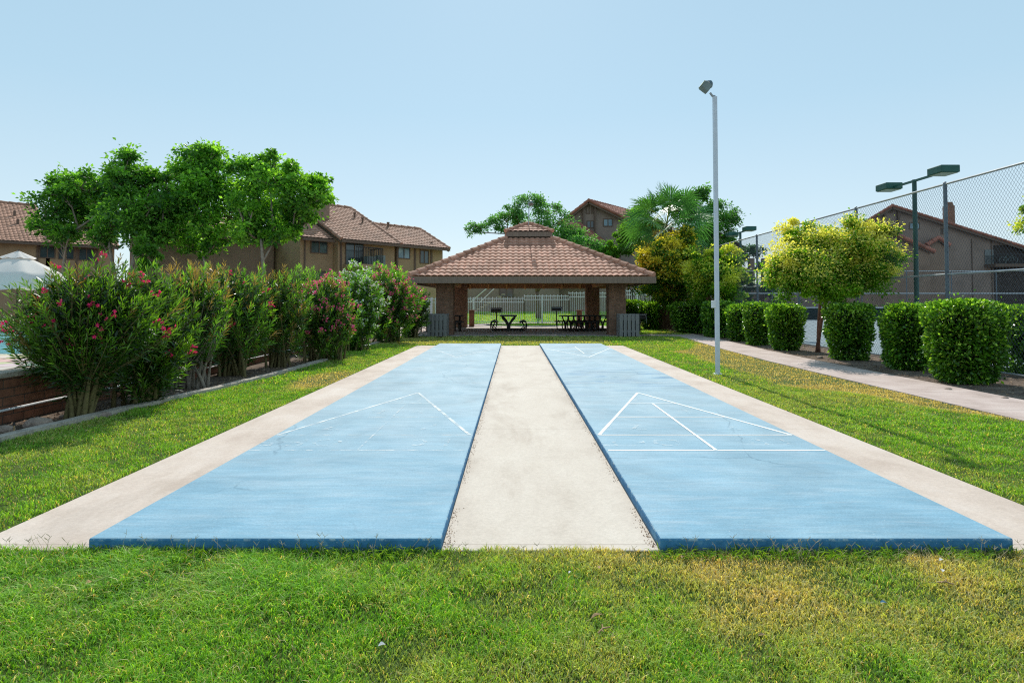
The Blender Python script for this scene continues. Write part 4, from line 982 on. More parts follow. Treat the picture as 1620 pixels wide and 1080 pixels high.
def px_clumps(base, Y, items):
    """lobes given by their place in the survey photo at depth Y -> offsets about the base"""
    out = []
    for (px, py, rp, dy) in items:
        p = atY(px, py, Y+dy); out.append((p.x-base[0], Y+dy-base[1], p.z-base[2], rp/F*(Y+dy)))
    return out
gA, gB = (.026, .115, .018), (.25, .56, .065)
Y0 = 29
b = (atY(135, 412, 31).x, 31, 0)
tree('ash_tree', b, px_clumps(b, 31, [(88, 330, 33, 0), (105, 293, 26, .6), (140, 300, 28, -.6), (120, 345, 36, .6), (75, 360, 20, -.4), (150, 350, 26, .8), (105, 372, 22, -.5), (160, 315, 24, 0)]), 13500, .19, gA, gB, 'leafy green tree with dark dense crown in front of the far left roof', M['bark_pale'], .21, 'green trees behind the oleander hedge', trunks=2, fork=.05, sub=26, dens=.23)
b = (atY(205, 412, 29).x, 29, 0)
tree('ash_tree', b, px_clumps(b, 29, [(200, 268, 27, 0), (215, 290, 32, .5), (180, 290, 22, -.5), (245, 290, 25, .7), (205, 330, 36, -.5), (240, 340, 32, .4), (180, 355, 30, .6), (220, 372, 28, -.4), (262, 318, 22, 0), (160, 380, 15, .3), (258, 372, 20, 0)]), 17500, .19, gA, gB, 'leafy green tree with a pointed top, second from the left behind the oleanders', M['bark_pale'], .21, 'green trees behind the oleander hedge', trunks=3, fork=.05, sub=26, dens=.23)
b = (atY(352, 412, 30).x, 30, 0)
gA2, gB2 = (.042, .165, .020), (.38, .75, .085)
tree('ash_tree', b, px_clumps(b, 30, [(310, 262, 30, 0), (345, 256, 26, .5), (300, 300, 34, -.6), (340, 300, 36, .4), (285, 330, 28, .4), (325, 345, 34, -.5), (360, 335, 32, .8), (290, 365, 24, 0), (275, 275, 20, .6), (350, 372, 22, .5), (270, 350, 18, 0), (300, 390, 17, .3), (338, 388, 15, 0), (322, 402, 10, .3)]), 20500, .19, gA2, gB2, 'tall bright green tree with the highest crown left of the stepped roof', M['bark_pale'], .21, 'green trees behind the oleander hedge', trunks=3, fork=.05, sub=26, dens=.22)
b = (atY(428, 412, 28.5).x, 28.5, 0)
tree('ash_tree', b, px_clumps(b, 28.5, [(425, 262, 22, 0), (395, 270, 24, .5), (440, 290, 28, -.5), (405, 305, 32, .4), (480, 292, 26, .2), (465, 320, 32, -.5), (500, 318, 22, .5), (425, 345, 32, .6), (385, 345, 28, -.4), (475, 352, 26, .3), (440, 370, 22, 0), (507, 298, 16, 0), (395, 372, 20, .4)]), 21500, .185, gA2, gB2, 'bright green broad tree overlapping the chimney of the stepped roof', M['bark_pale'], .21, 'green trees behind the oleander hedge', trunks=3, fork=.05, sub=26, dens=.22)
# thin young tree and low bush in the sky gap
b = (atY(232, 420, 26).x, 26, 0)
tree('young_tree', b, px_clumps(b, 26, [(232, 392, 15, 0), (222, 405, 11, .3), (246, 402, 12, .2), (235, 418, 12, 0)]), 2600, .13, (.05, .16, .015), (.17, .38, .05), 'thin young tree low below the two dark green trees', M['bark'], .06, sub=14)
b = (atY(293, 412, 33).x, 33, 0)
tree('small_tree', b, px_clumps(b, 33, [(290, 405, 16, 0), (305, 412, 15, .3), (278, 412, 12, .2)]), 4500, .14, (.02, .08, .01), (.07, .20, .02), 'small dark rounded tree between the trunks behind the hedge', M['bark'], .07, sub=18)
# locust behind the pavilion, airy
b = (atY(852, 440, 44).x, 44, .25)
tree('locust_tree', b, px_clumps(b, 44, [(842, 322, 18, 0), (862, 330, 15, .5), (820, 338, 16, -.4), (800, 345, 15, 0), (782, 352, 12, .3), (765, 352, 10, .2), (750, 357, 11, 0), (742, 366, 8, 0), (830, 352, 20, .6), (865, 350, 22, -.5), (885, 332, 9, .4), (890, 365, 22, .2), (915, 372, 16, 0), (905, 385, 18, -.4), (935, 386, 14, .2), (790, 365, 10, 0), (845, 370, 20, 0)]), 17000, .15, (.04, .16, .035), (.18, .44, .13), 'airy blue-green locust tree spreading above the pavilion cupola', M['bark'], .17, sub=16, dens=.24)
b = (atY(1000, 440, 50).x, 50, .4)
tree('broadleaf_tree', b, px_clumps(b, 50, [(960, 395, 14, 0), (985, 390, 18, .5), (1010, 385, 18, 0), (985, 372, 12, .6), (972, 405, 14, 0), (1010, 345, 18, 0), (1025, 325, 14, .5), (1000, 365, 16, 0), (1040, 370, 22, 0)]), 22000, .18, (.06, .17, .015), (.20, .43, .05), 'bright green broadleaf tree growing between gabled block and palm', M['bark'], .16, sub=18)
b = (atY(1118, 440, 46).x, 46, 0)
tree('broadleaf_tree', b, px_clumps(b, 46, [(1110, 308, 14, 0), (1095, 318, 16, .5), (1130, 330, 16, 0), (1150, 345, 17, .5), (1100, 345, 24, -.5), (1135, 365, 22, 0), (1158, 372, 12, 0), (1080, 330, 16, 0), (1110, 385, 24, 0), (1150, 392, 14, 0), (1065, 330, 16, .5)]), 20000, .17, (.03, .13, .025), (.15, .38, .07), 'dark feathery tree behind the white light pole and the palm', M['bark'], .18, sub=18, dens=.22)
# yellow-green privets
yA, yB = (.05, .17, .010), (.33, .62, .035)
tips = ((.52, .60, .06), (.78, .78, .16))
b = (atZ(1068, 523, 0).x, 27.6, 0)
tree('privet_tree', b, px_clumps(b, 27.6, [(1060, 385, 22, 0), (1085, 378, 18, .3), (1045, 410, 28, -.4), (1080, 405, 26, .4), (1035, 440, 28, .2), (1065, 440, 32, -.6), (1090, 430, 24, .4), (1070, 468, 26, 0), (1045, 465, 22, .3), (1030, 415, 16, -.3)]), 36000, .12, (.035, .13, .010), (.20, .36, .025), 'dark tree with golden top crowding the right corner of the pavilion roof', M['redbark'], .13, 'gold-tipped privet trees', tips=((.62, .54, .04), (.84, .70, .10)), tipfrac=.85, sub=30, dens=.17)
b = (atZ(1125, 530, 0).x+.1, 25.4, 0)
tree('privet_tree', b, px_clumps(b, 25.4, [(1110, 410, 22, 0), (1140, 405, 20, .2), (1160, 415, 18, -.2), (1105, 440, 26, .3), (1135, 440, 30, -.5), (1160, 445, 22, .2), (1120, 465, 24, 0), (1150, 465, 22, 0), (1168, 440, 13, 0)]), 32000, .11, yA, yB, 'rounded yellow-green tree partly behind the white light pole', M['redbark'], .10, 'gold-tipped privet trees', tips=tips, tipfrac=.9, sub=30, dens=.17)
b = (8.42, 16.7, 0)
tree('privet_tree', b, px_clumps(b, 15.2, [(1262, 375, 26, .3), (1300, 390, 37, 0), (1255, 415, 29, -.2), (1240, 440, 29, .1), (1280, 430, 40, -.4), (1320, 425, 40, .3), (1380, 385, 36, 0), (1395, 405, 30, .3), (1360, 380, 29, -.3), (1355, 430, 37, .1), (1390, 440, 24, -.2), (1300, 460, 26, 0), (1265, 455, 22, -.2), (1345, 460, 22, .3), (1228, 428, 15, 0), (1338, 402, 30, .1), (1330, 445, 28, -.2), (1322, 380, 20, 0)]), 88000, .064, yA, yB, 'broad two-lobed tree covered in pale yellow blossom beside the sidewalk', M['redbark'], .043, 'gold-tipped privet trees', trunks=2, tips=((.66, .64, .10), (.92, .84, .30)), tipfrac=.6, sub=44, dens=.20, fork=.85)
b = (12.6, 14.2, 0)
tree('privet_tree', b, px_clumps(b, 14.2, [(1625, 338, 13, 0), (1660, 330, 30, 0), (1650, 370, 28, .3)]), 5000, .085, (.08, .2, .03), (.25, .42, .08), 'pale leafy tree entering at the right edge behind the fence', M['bark'], .07, tips=tips, tipfrac=.3, sub=22)
b = (atY(1195, 470, 52).x, 52, 0)
tree('broadleaf_tree', b, px_clumps(b, 52, [(1175, 408, 12, 0), (1195, 400, 11, 0), (1205, 425, 10, 0), (1175, 440, 14, 0), (1215, 465, 13, 0), (1180, 468, 14, 0), (1235, 472, 12, 0)]), 9000, .17, (.015, .07, .012), (.06, .19, .03), 'dark loose tree around the balcony posts beyond the tennis court', M['bark'], .14, sub=12, dens=.22)
# --- clipped hedge blocks
def hedge(x, y, w, d, h, label, nl, ls, seed=0, cA=(.018, .065, .008), cB=(.12, .31, .022), taper=.64, tip=(.40, .66, .07)):
    t = empty('clipped_shrub', (x, y, 0), 0, label, 'shrub', 'clipped privet shrubs')
    r = np.random.default_rng(seed+50)
    # points on a superellipsoid block, wider at the top
    dr = unit(r.normal(size=(nl, 3))); e = (5.0, 7.5, 6.0, 8.0, 5.5, 7.0)[seed % 6]; taper = taper+(-.06, .08, .02, -.03, .10)[seed % 5]
    k = (np.abs(dr)**e).sum(1)**(-1/e); P = dr*k[:, None]
    dep = 1-.16*r.random(nl)**1.5*1.2
    ph = P.copy()
    bump = .055*np.sin(ph[:, 0]*4.1+seed*1.7)+.05*np.sin(ph[:, 1]*4+seed*2)+.045*np.sin(ph[:, 2]*6+seed*3)+.03*np.sin(ph[:, 0]*11+ph[:, 2]*9)
    zz = (P[:, 2]+1)/2; tp = taper+(1-taper)*np.clip(zz, 0, 1)**.7
    lump = (1+bump)*dep
    Q = np.stack([P[:, 0]*w/2*tp*lump, P[:, 1]*d/2*tp*lump, (P[:, 2]*(1+bump*.35)*dep+1)*h/2*.97], 1)
    stray = r.random(nl) < .035; Q[stray] += dr[stray]*r.random((stray.sum(), 1))**2*.15*np.array([1, 1, 1.3]); Q[:, 2] = np.maximum(Q[:, 2], .05)
    mixv = np.clip(.15+.5*r.random(nl)+.35*(dep-.9)*6+.15*bump*8, 0, 1)  # deeper leaves darker, interior shade put into the colour
    C = lerpc(cA, cB, mixv); m = (r.random(nl) < .10+.30*np.clip(zz*1.6-.6, 0, 1)); C[m] = np.array(tip)*(.7+.5*r.random((m.sum(), 1)))  # brighter leaves gather upward, sunlit top put into the colour
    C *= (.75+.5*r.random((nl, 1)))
    # clip face noise: small dark hollows
    global rng
    keep = np.sin(P[:, 0]*17+seed)*np.sin(P[:, 1]*15+seed)*np.sin(P[:, 2]*19+2*seed) < .72
    Q, C, dr = Q[keep], C[keep], dr[keep]
    D = unit(dr*.9+r.normal(size=dr.shape)*.6+np.array([0, 0, .35]))
    L = ls*(.7+.6*r.random(len(Q)))
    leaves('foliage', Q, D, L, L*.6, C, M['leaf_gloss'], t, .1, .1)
    # woody heart
    wd = MB()
    for k in range(16):
        a = r.random()*2*PI; rr = .25+.5*r.random()
        wd.tube(bez((math.cos(a)*.08, math.sin(a)*.08, -.05), (math.cos(a)*w*.42*rr*1.3, math.sin(a)*d*.42*rr*1.3, h*.85), (0, 0, -.1), 4), [.03, .022, .018, .012, .008], 5, False)
    wd.build('stems', M['bark'], t)
    # inner foliage keeps the heart opaque; interior shade is put into its dark colour
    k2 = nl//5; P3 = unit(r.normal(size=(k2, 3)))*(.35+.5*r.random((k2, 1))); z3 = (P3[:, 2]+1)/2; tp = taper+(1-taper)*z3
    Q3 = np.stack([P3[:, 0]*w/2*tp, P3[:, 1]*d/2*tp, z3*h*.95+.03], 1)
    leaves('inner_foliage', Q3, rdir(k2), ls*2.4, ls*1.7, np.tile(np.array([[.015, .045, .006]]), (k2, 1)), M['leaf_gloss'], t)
    return t
hs = [
 (7.74, 10.35, 1.15, .95, 1.42, 'largest clipped shrub nearest the camera on the right sidewalk edge', 15000, 0.062),
 (8.08, 12.4, .78, .95, 1.36, 'clipped shrub immediately left of the largest one, tapering to its base', 9500, 0.065),
 (8.08, 14.5, .92, 1.0, 1.34, 'shaded dark clipped shrub just right of the flowering tree trunk', 9000, 0.069),
 (7.86, 17.4, .92, 1.0, 1.34, 'clipped shrub just left of the flowering tree trunk', 8000, 0.073),
 (7.92, 19.5, .86, 1.0, 1.36, 'clipped shrub second to the left of the flowering tree trunk', 6000, 0.075),
 (8.05, 21.4, .85, 1.0, 1.30, 'narrow clipped shrub third to the left of the flowering tree trunk', 5000, 0.081),
 (8.05, 23.6, 1.2, 1.3, 1.42, 'clipped shrub right behind the white light pole', 5500, 0.088),
 (7.95, 26.6, 1.9, 1.3, 1.38, 'shaded clipped shrub just left of the white light pole', 7000, 0.094),
 (10.02, 11.6, 1.2, 1.1, 1.34, 'clipped shrub cut off by the right edge of the picture', 9000, 0.062),
 (5.95, 31.0, 1.3, 1.5, 1.5, 'sunlit clipped shrub nearest the right pavilion column', 6500, 0.094),
 (7.00, 30.2, 1.15, 1.5, 1.42, 'sunlit clipped shrub beside the palm trunk', 6000, 0.094)]
for i, a in enumerate(hs): hedge(*a, seed=i*3+1)
# --- oleanders
def oleander(x, y, w, d, z0, z1, label, nst, ls, flower=None, nfl=0, bronze=.0, dark=1.0, seed=0, base_spread=.1, whorls=9, stem=None, lean=(0, 0)):
    t = empty('oleander', (x, y, 0), 0, label, 'shrub', 'oleanders of the left hand hedge')
    r = np.random.default_rng(seed+500)
    wood = MB(); P = []; D = []; C = []; T = []; limbs = []; nst = int(nst*1.35); w *= 1.1; z1 += .10; pr_ = random.getstate()
    for i in range(nst):
        # tips spread through an egg-shaped crown, most of them near its surface
        dd = unit(r.normal(size=3)); rad = (.35+.65*r.random()**.45)
        bump = 1+.13*math.sin(dd[0]*6+seed)+.10*math.sin(dd[1]*7+seed*2+dd[2]*5)
        tip = np.array([dd[0]*w/2*rad*bump+lean[0], dd[1]*d/2*rad*bump+lean[1], (z0+z1)/2+dd[2]*(z1-z0)/2*rad*bump])
        if tip[2] < z0+.1: tip[2] = z0+.1+.3*r.random()
        b = np.array([r.normal()*base_spread, r.normal()*base_spread, 0])
        mid = b+(tip-b)*np.array([.25, .25, .55])
        T.append(tip)
        if i % 9 == 0:
            wood.tube(bez(b, tip, tuple((mid-(b+tip)/2)*1.3), 6), [.030, .026, .020, .015, .011, .008, .005], 6, False); limbs.append((Vector(b)*.35+Vector(mid)*.65, i))
        elif limbs and i % 2 == 0:
            tv = Vector(tip); lb = min(limbs, key=lambda q: (q[0]-tv).length)[0]; wood.tube(bez(lb, tv, (0, 0, -.08), 4), [.010, .008, .006, .005, .003], 4, False)
        ax = unit((tip-mid)*np.array([1, 1, 1.0])+r.normal(size=3)*.08+np.array([0, 0, .25])); gl = .30+.25*r.random()
        br = r.random(); isb = r.random() < bronze*(1.6 if tip[2] > (z0+z1)/2 else .5)
        for k in range(whorls):
            f = k/(whorls-1); c0 = tip-ax*gl*(1-f)
            for q in range(3):
                a = 2*PI*q/3+k*1.05+br*6
                e1 = unit(np.cross(ax, [.3, .2, .9])); e2 = np.cross(ax, e1)
                sp = (.95-.55*f); dir_ = ax*(.45+.6*f)+(e1*math.cos(a)+e2*math.sin(a))*sp+np.array([0, 0, -.22*(1-f)])+r.normal(size=3)*.12
                P.append(c0); D.append(dir_)
                cc = np.array([.025, .090, .014])*(1-f)+np.array([.20, .45, .035])*f  # darker down the shoot: shade inside the crown put into leaf colour
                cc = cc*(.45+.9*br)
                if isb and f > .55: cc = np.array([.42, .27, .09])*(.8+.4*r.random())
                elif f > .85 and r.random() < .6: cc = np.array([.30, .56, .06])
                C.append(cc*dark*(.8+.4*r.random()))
    wood.build('stems', stem or M['stem'], t, smooth=True)
    P = np.array(P); D = np.array(D); C = np.array(C); L = ls*(.7+.6*r.random(len(P)))
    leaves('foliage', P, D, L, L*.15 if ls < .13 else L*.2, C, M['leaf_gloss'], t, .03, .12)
    # inner leaves, the crown's deep shade painted into their colour
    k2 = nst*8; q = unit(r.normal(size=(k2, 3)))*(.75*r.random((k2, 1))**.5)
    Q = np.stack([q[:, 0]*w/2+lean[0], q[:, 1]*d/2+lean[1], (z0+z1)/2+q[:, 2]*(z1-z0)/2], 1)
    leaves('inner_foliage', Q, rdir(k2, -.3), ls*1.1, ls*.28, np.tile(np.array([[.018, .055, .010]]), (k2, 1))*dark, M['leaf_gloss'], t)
    if flower is not None and nfl:
        T = np.array(T); zc = (z0+z1)/2; out = np.linalg.norm((T-np.array([lean[0], lean[1], zc]))/np.array([w/2, d/2, (z1-z0)/2]), axis=1)
        cand = np.where((out > .62) & (T[:, 1] < d*.25) & (T[:, 2] > z0+.25*(z1-z0)))[0]; sel = r.choice(cand, min(nfl, len(cand)), replace=False); FP = []; FD = []
        for s_ in sel:
            kk = r.integers(3, 8)
            for _ in range(kk):
                c = T[s_]+r.normal(size=3)*.035+np.array([0, 0, .03]); nrm = unit(r.normal(size=3)+np.array([0, -.6, .6])); e1 = unit(np.cross(nrm, [.1, .9, .3])); e2 = np.cross(nrm, e1)
                for q in range(5): FP.append(c); FD.append(e1*math.cos(q*1.257)+e2*math.sin(q*1.257)+nrm*.35)
        FP = np.array(FP); FD = np.array(FD); fc = np.array(flower)[None, :]*(.7+.5*r.random((len(FP), 1)))
        leaves('blossoms', FP, FD, ls*.15+.014, ls*.13+.014, fc, M['petal'], t)
    return t
PK = (.80, .04, .17); PK2 = (.92, .15, .34); WH = (.78, .80, .74)
oleander(-5.18, 7.25, 1.72, 1.5, .52, 1.78, 'biggest nearest oleander with scattered deep red flowers at the left edge', 430, .100, PK, 30, .05, .66, 1, .05, lean=(.02, .1))
oleander(-4.98, 8.15, 1.0, 1.2, .12, 1.86, 'second oleander with a few red flowers, touching the nearest one', 240, .11, PK, 13, .02, .68, 2, .09, lean=(.05, 0))
oleander(-5.25, 9.75, 1.15, 1.2, .50, 1.95, 'bronze-tipped oleander with bare upright canes showing below', 170, .12, None, 0, .34, .95, 3, .12, stem=M['bark_pale'])
oleander(-5.35, 11.4, 1.5, 1.6, .38, 2.05, 'bronze and green oleander, fourth from the left of the hedge', 210, .12, PK, 14, .18, .9, 4, .12)
oleander(-5.05, 12.85, 1.35, 1.4, .45, 2.0, 'vase-shaped dark oleander with bare stems, fifth in the hedge', 170, .12, None, 0, .22, .75, 5, .14)
oleander(-4.52, 14.3, 1.65, 1.5, .05, 2.02, 'low spreading oleander with pink flowers reaching the ground by the kerb end', 270, .12, PK2, 110, .10, 1, 6, .2, whorls=8)
oleander(-4.62, 17.2, 1.9, 1.8, .05, 2.32, 'rounded oleander topped with white flowers between two pink ones', 260, .135, WH, 150, .0, 1.05, 7, .2, whorls=8)
oleander(-4.35, 20.6, 2.1, 1.8, .05, 2.45, 'oleander covered in bright pink flowers next to the pavilion', 260, .145, PK2, 190, .05, 1, 8, .2, whorls=8)
oleander(-3.95, 23.2, 1.2, 1.5, .15, 2.0, 'dark shaded oleander against the left pavilion column', 150, .15, PK2, 4, .0, .6, 9, .2, whorls=8)
oleander(-6.0, 17.0, 1.1, 1.1, .6, 2.33, 'plain green rounded shrub rising behind the hedge below the stepped roof', 150, .12, None, 0, .0, 1.15, 10, .1, whorls=8)
oleander(-5.55, 26.5, 1.9, 1.3, .5, 2.95, 'light green leafy shrub rising behind the pink oleander', 190, .16, None, 0, .0, 1.35, 11, .2, whorls=8)
oleander(-6.3, 19.5, 1.5, 1.3, .3, 2.0, 'plain green shrub in the back row behind white-flowered oleander', 130, .14, None, 0, .0, .8, 12, .2, whorls=7)
oleander(-6.35, 13.6, 1.3, 1.3, .3, 1.95, 'plain green shrub in the back row behind vase-shaped oleander', 120, .13, None, 0, .1, .8, 13, .2, whorls=7)
# --- palm
def fan_palm():
    b = (atZ(1068, 521, 0).x-.55, 29.8, 0); cz = atY(1066, 349, 29.8).z
    t = empty('fan_palm', b, 0, 'fan palm with drooping brown skirt and spiky green crown behind the gold tree', 'palm')
    m = MB(); m.tube([(0, 0, -.1), (0, 0, .5), (0, 0, 2.5), (0, 0, cz-.3)], [.50, .42, .34, .26], 14); m.build('trunk', M['skirt'], t)
    # old leaf bases on the trunk
    m = MB()
    for i in range(150):
        a = i*2.4; z = .05+i*.022; rr = .46-.03*z; p = Vector((math.cos(a)*rr, math.sin(a)*rr, z))
        m.bar(p, p+Vector((math.cos(a+.3)*.16, math.sin(a+.3)*.16, .22)), .09, .02)
    m.build('leaf_bases', M['skirt'], t)
    N = 54
    for i in range(N):
        f = i/(N-1); az = i*2.39996; el = math.radians(82-132*f**.72+random.uniform(-6, 6)); dead = f > .86
        Lp = (1.05+.50*math.sin(PI*min(1, f*1.2+.2)))*random.uniform(.9, 1.1)
        d0 = Vector((math.cos(az)*math.cos(el), math.sin(az)*math.cos(el), math.sin(el))); c = Vector((0, 0, cz-.15-.35*f))
        tip = c+d0*Lp+Vector((0, 0, -.22*Lp*max(0, math.cos(el)))); mid = c+d0*Lp*.5+Vector((0, 0, .03))
        pts = [c, mid, tip]; V = []; Fc = []; Cn = []
        fwd = (tip-mid).normalized(); side = fwd.cross(Vector((0, 0, 1)))
        side = side.normalized() if side.length > .05 else Vector((-math.sin(az), math.cos(az), 0)); nrm = side.cross(fwd).normalized()
        rl = Matrix.Rotation(random.uniform(-1.0, 1.0), 3, fwd); side = rl @ side; nrm = rl @ nrm
        ns = 22; R = random.uniform(.95, 1.2)
        for k in range(ns):
            a = math.radians(-112+224*k/(ns-1)); sd = fwd*math.cos(a)+side*math.sin(a)+nrm*(.10+.10*math.cos(2*a)); sd.normalize()
            Rk = R*(.72+.28*math.cos(a*.6)); fold = nrm*(.02 if k % 2 else -.02); w_ = side*math.cos(a)-fwd*math.sin(a)
            p0 = tip; p1 = tip+sd*Rk*.55+fold; p2 = tip+sd*Rk+Vector((0, 0, -(.14+.12*random.random())*Rk)); ww = .04
            n0 = len(V); V += [p0, p1+w_*ww, p2, p1-w_*ww]; Fc.append((n0, n0+1, n0+2, n0+3))
            if dead: col = np.array([.50, .29, .10])*random.uniform(.6, 1.2)
            elif f > .7: col = np.array([.20, .30, .06])*random.uniform(.7, 1.2)
            else: col = np.array([.085, .24, .055])*random.uniform(.7, 1.3)
            Cn += [col*.8, col, col*1.25 if not dead else col, col]
        n0 = len(V)
        for (p, q) in ((c, mid), (mid, tip)):
            n1 = len(V); V += [p-side*.022, p+side*.022, q+side*.016, q-side*.016]; Fc.append((n1, n1+1, n1+2, n1+3)); pc = np.array([.12, .16, .04]) if not dead else np.array([.25, .15, .06]); Cn += [pc]*4
        np_mesh('dead_frond' if dead else 'frond', np.array([tuple(v) for v in V]), [np.array(Fc)], M['frond'], t, np.array(Cn))
    # hanging thatch under the crown
    k = 2600; a = rng.random(k)*2*PI; z = cz-.4-rng.random(k)**1.3*1.9; rr = .28+.42*rng.random(k)*(1-(cz-.4-z)/3.2)
    P = np.stack([np.cos(a)*rr, np.sin(a)*rr, z], 1); D = np.stack([np.cos(a)*.25, np.sin(a)*.25, -np.ones(k)], 1)+rng.normal(size=(k, 3))*.15
    leaves('thatch', P, D, .35+.3*rng.random(k), .03, lerpc((.10, .06, .03), (.42, .25, .09), rng.random(k)), M['frond'], t)
fan_palm()
# ------------------------------------------------------------------ GRASS
def dryness(x, y):
    d = fbm(x, y, 1.3, 2)*1.1-.34+.35*(vnoise(x, y, .25, 21)-.5)
    d += .40*np.clip((x+1.0)/1.4, 0, 1)*(y < 3.6)*(fbm(x, y, .38, 7)*2.2-.72)        # the front strip is drier to the right
    d += .10*(y < 3.6); d -= .22*np.clip((-.4-x)/.8, 0, 1)*(y < 3.6)
    d = d*np.where(y > 3.6, .65, 1.0)
    e = ((x+3.38)/.42)**2+((y-10.7)/1.35)**2; d = np.maximum(d, np.clip(1.35-e, 0, 1.2))
    edge = 4.62+.25*(vnoise(x, y, 1.1, 4)-.5)*2+np.clip((9.2-y)*.45, -.2, 2)+np.clip((y-16.5)*.4, 0, 3)
    m = np.clip((x-edge)*3.0, 0, 1)*(y > 5.5)*(x > 3.5); d = np.maximum(d, m*(.97+.3*fbm(x, y, .8, 5)))
    far = np.clip((y-19.1)/.5, 0, 1)*(x < 3.3)*np.clip((24-y)/.5, 0, 1); d = np.maximum(d, far*(.25+.5*fbm(x, y, 1.2, 6)))
    return np.clip(d, 0, 1.1)
def in_poly(x, y, poly):
    inside = np.zeros(len(x), bool); n = len(poly); j = n-1
    for i in range(n):
        xi, yi = poly[i]; xj, yj = poly[j]
        c = ((yi > y) != (yj > y)) & (x < (xj-xi)*(y-yi)/(yj-yi+1e-12)+xi); inside ^= c; j = i
    return inside
def grass(zones):
    Vs = []; Fq = []; Ft = []; Cs = []; base = 0
    for (x0, x1, y0, y1, n, h, w, test) in zones:
        x = x0+(x1-x0)*rng.random(n); y = y0+(y1-y0)*rng.random(n)
        clump = np.clip((fbm(x, y, .20, 11)-.5)*1.9+.5, 0, 1)
        keep = rng.random(n) < .45+.9*clump
        if test is not None: keep &= test(x, y)
        x = x[keep]; y = y[keep]; clump = clump[keep]; n = len(x)
        dr = dryness(x, y); dens = rng.random(n) > np.clip((dr-.75)*1.2, 0, .45); x = x[dens]; y = y[dens]; dr = dr[dens]; clump = clump[dens]; n = len(x)
        # taller tufts: along the slab front and a lush mound at the left front
        tall = np.exp(-((x+1.9)/1.1)**2-((y-2.95)/.33)**2)*.9 if y0 < 3 else 0
        hh = h*(.5+.8*rng.random(n))*(.6+.7*clump)*(1.0-.35*dr)*(1+tall)
        ww = w*(.7+.6*rng.random(n)); az = rng.random(n)*2*PI; ln = .35+.75*rng.random(n)+(.5*tall if y0 < 3 else 0)
        z = gz(x, y)+.004
        L = np.stack([np.cos(az), np.sin(az)], 1)
        b2_ = rng.random(n)*PI; Sx = np.stack([np.cos(b2_), np.sin(b2_)], 1)*ww[:, None]/2
        p = np.stack([x, y, z], 1)
        v = np.zeros((n, 5, 3))
        v[:, 0] = p; v[:, 1] = p; v[:, 0, :2] -= Sx; v[:, 1, :2] += Sx
        m = p.copy(); m[:, :2] += L*(hh*ln*.35)[:, None]; m[:, 2] += hh*.62
        v[:, 2] = m; v[:, 3] = m; v[:, 2, :2] += Sx*.8; v[:, 3, :2] -= Sx*.8
        tp = p.copy(); tp[:, :2] += L*(hh*ln)[:, None]; tp[:, 2] += hh*(1.0-.22*ln); v[:, 4] = tp
        dr2 = np.clip(dr+.35*(rng.random(n)-.45), 0, 1)
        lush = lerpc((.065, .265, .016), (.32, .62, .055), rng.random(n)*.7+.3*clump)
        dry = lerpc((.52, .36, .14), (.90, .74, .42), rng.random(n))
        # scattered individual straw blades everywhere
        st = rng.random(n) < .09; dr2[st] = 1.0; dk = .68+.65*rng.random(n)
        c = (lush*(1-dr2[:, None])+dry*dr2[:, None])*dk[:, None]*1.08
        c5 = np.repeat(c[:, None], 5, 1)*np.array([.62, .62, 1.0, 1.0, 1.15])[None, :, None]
        Vs.append(v.reshape(-1, 3)); Cs.append(c5.reshape(-1, 3)); i = base+np.arange(n)*5
        Fq.append(np.stack([i, i+1, i+2, i+3], 1)); Ft.append(np.stack([i+3, i+2, i+4], 1)); base += 5*n
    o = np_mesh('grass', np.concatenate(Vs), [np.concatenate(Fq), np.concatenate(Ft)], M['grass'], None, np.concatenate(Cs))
    return tag(o, 'mown lawn grass around the shuffleboard courts, green with straw patches', 'grass', kind='stuff')
offpad = lambda x, y: ~((x > PX0+.0) & (x < PX1-.0) & (y > PY0+.01) & (y < PY1)) & (x > curb_x(y)+.07) & (x < walk_x(y)-.01)
inside_v = lambda x, y: (np.abs(x) < y*.93+.35) & offpad(x, y)
grass([
 (-3.6, 3.6, 1.95, 2.6, 125000, .036, .0040, inside_v),
 (-3.9, 3.9, 2.6, 3.42, 115000, .038, .0044, inside_v),
 (-5.6, -2.95, 3.3, 6, 50000, .034, .0050, inside_v), (3.35, 5.9, 3.3, 6, 56000, .032, .0050, inside_v),
 (-5.4, -2.95, 6, 10, 50000, .035, .0072, inside_v), (3.35, 5.9, 6, 10, 60000, .033, .0072, inside_v),
 (-5.2, -2.95, 10, 19.5, 40000, .037, .012, inside_v), (3.35, 6.5, 10, 19.5, 50000, .036, .012, inside_v),
 (-4.6, 6.5, 19.0, 24.1, 30000, .05, .02, inside_v),
 (5.3, 7.6, 25.2, 34.3, 9000, .06, .03, None), (-7, 9, 34.8, 50, 34000, .07, .04, None)])
# tall weeds and seed heads along the slab fronts
def seed_heads():
    m = MB()
    for i in range(150):
        x = random.uniform(-3.2, 3.4); y = 3.30+random.uniform(-.10, .03); h = random.uniform(.05, .115)
        if -.4 < x < .8: h *= .6
        lx = random.uniform(-.05, .05); ly = random.uniform(-.05, .02); top = Vector((x+lx, y+ly, h))
        m.tube([(x, y, 0), (x+lx*.4, y+ly*.4, h*.6), top], [.0012, .001, .0008], 3, False)
        for k in range(random.randint(2, 4)):
            a = random.uniform(0, 2*PI); m.tube([top, top+Vector((math.cos(a)*.02, math.sin(a)*.012, .012+.012*random.random()))], [.0013, .0008], 3, False)
    o = m.build('seed_heads', rough_mat('straw', (.50, .40, .25), .3, 30, .9, 60, 0))
    return tag(o, 'thin straw seed heads standing along the front of the blue slabs', 'weeds', kind='stuff')
seed_heads()
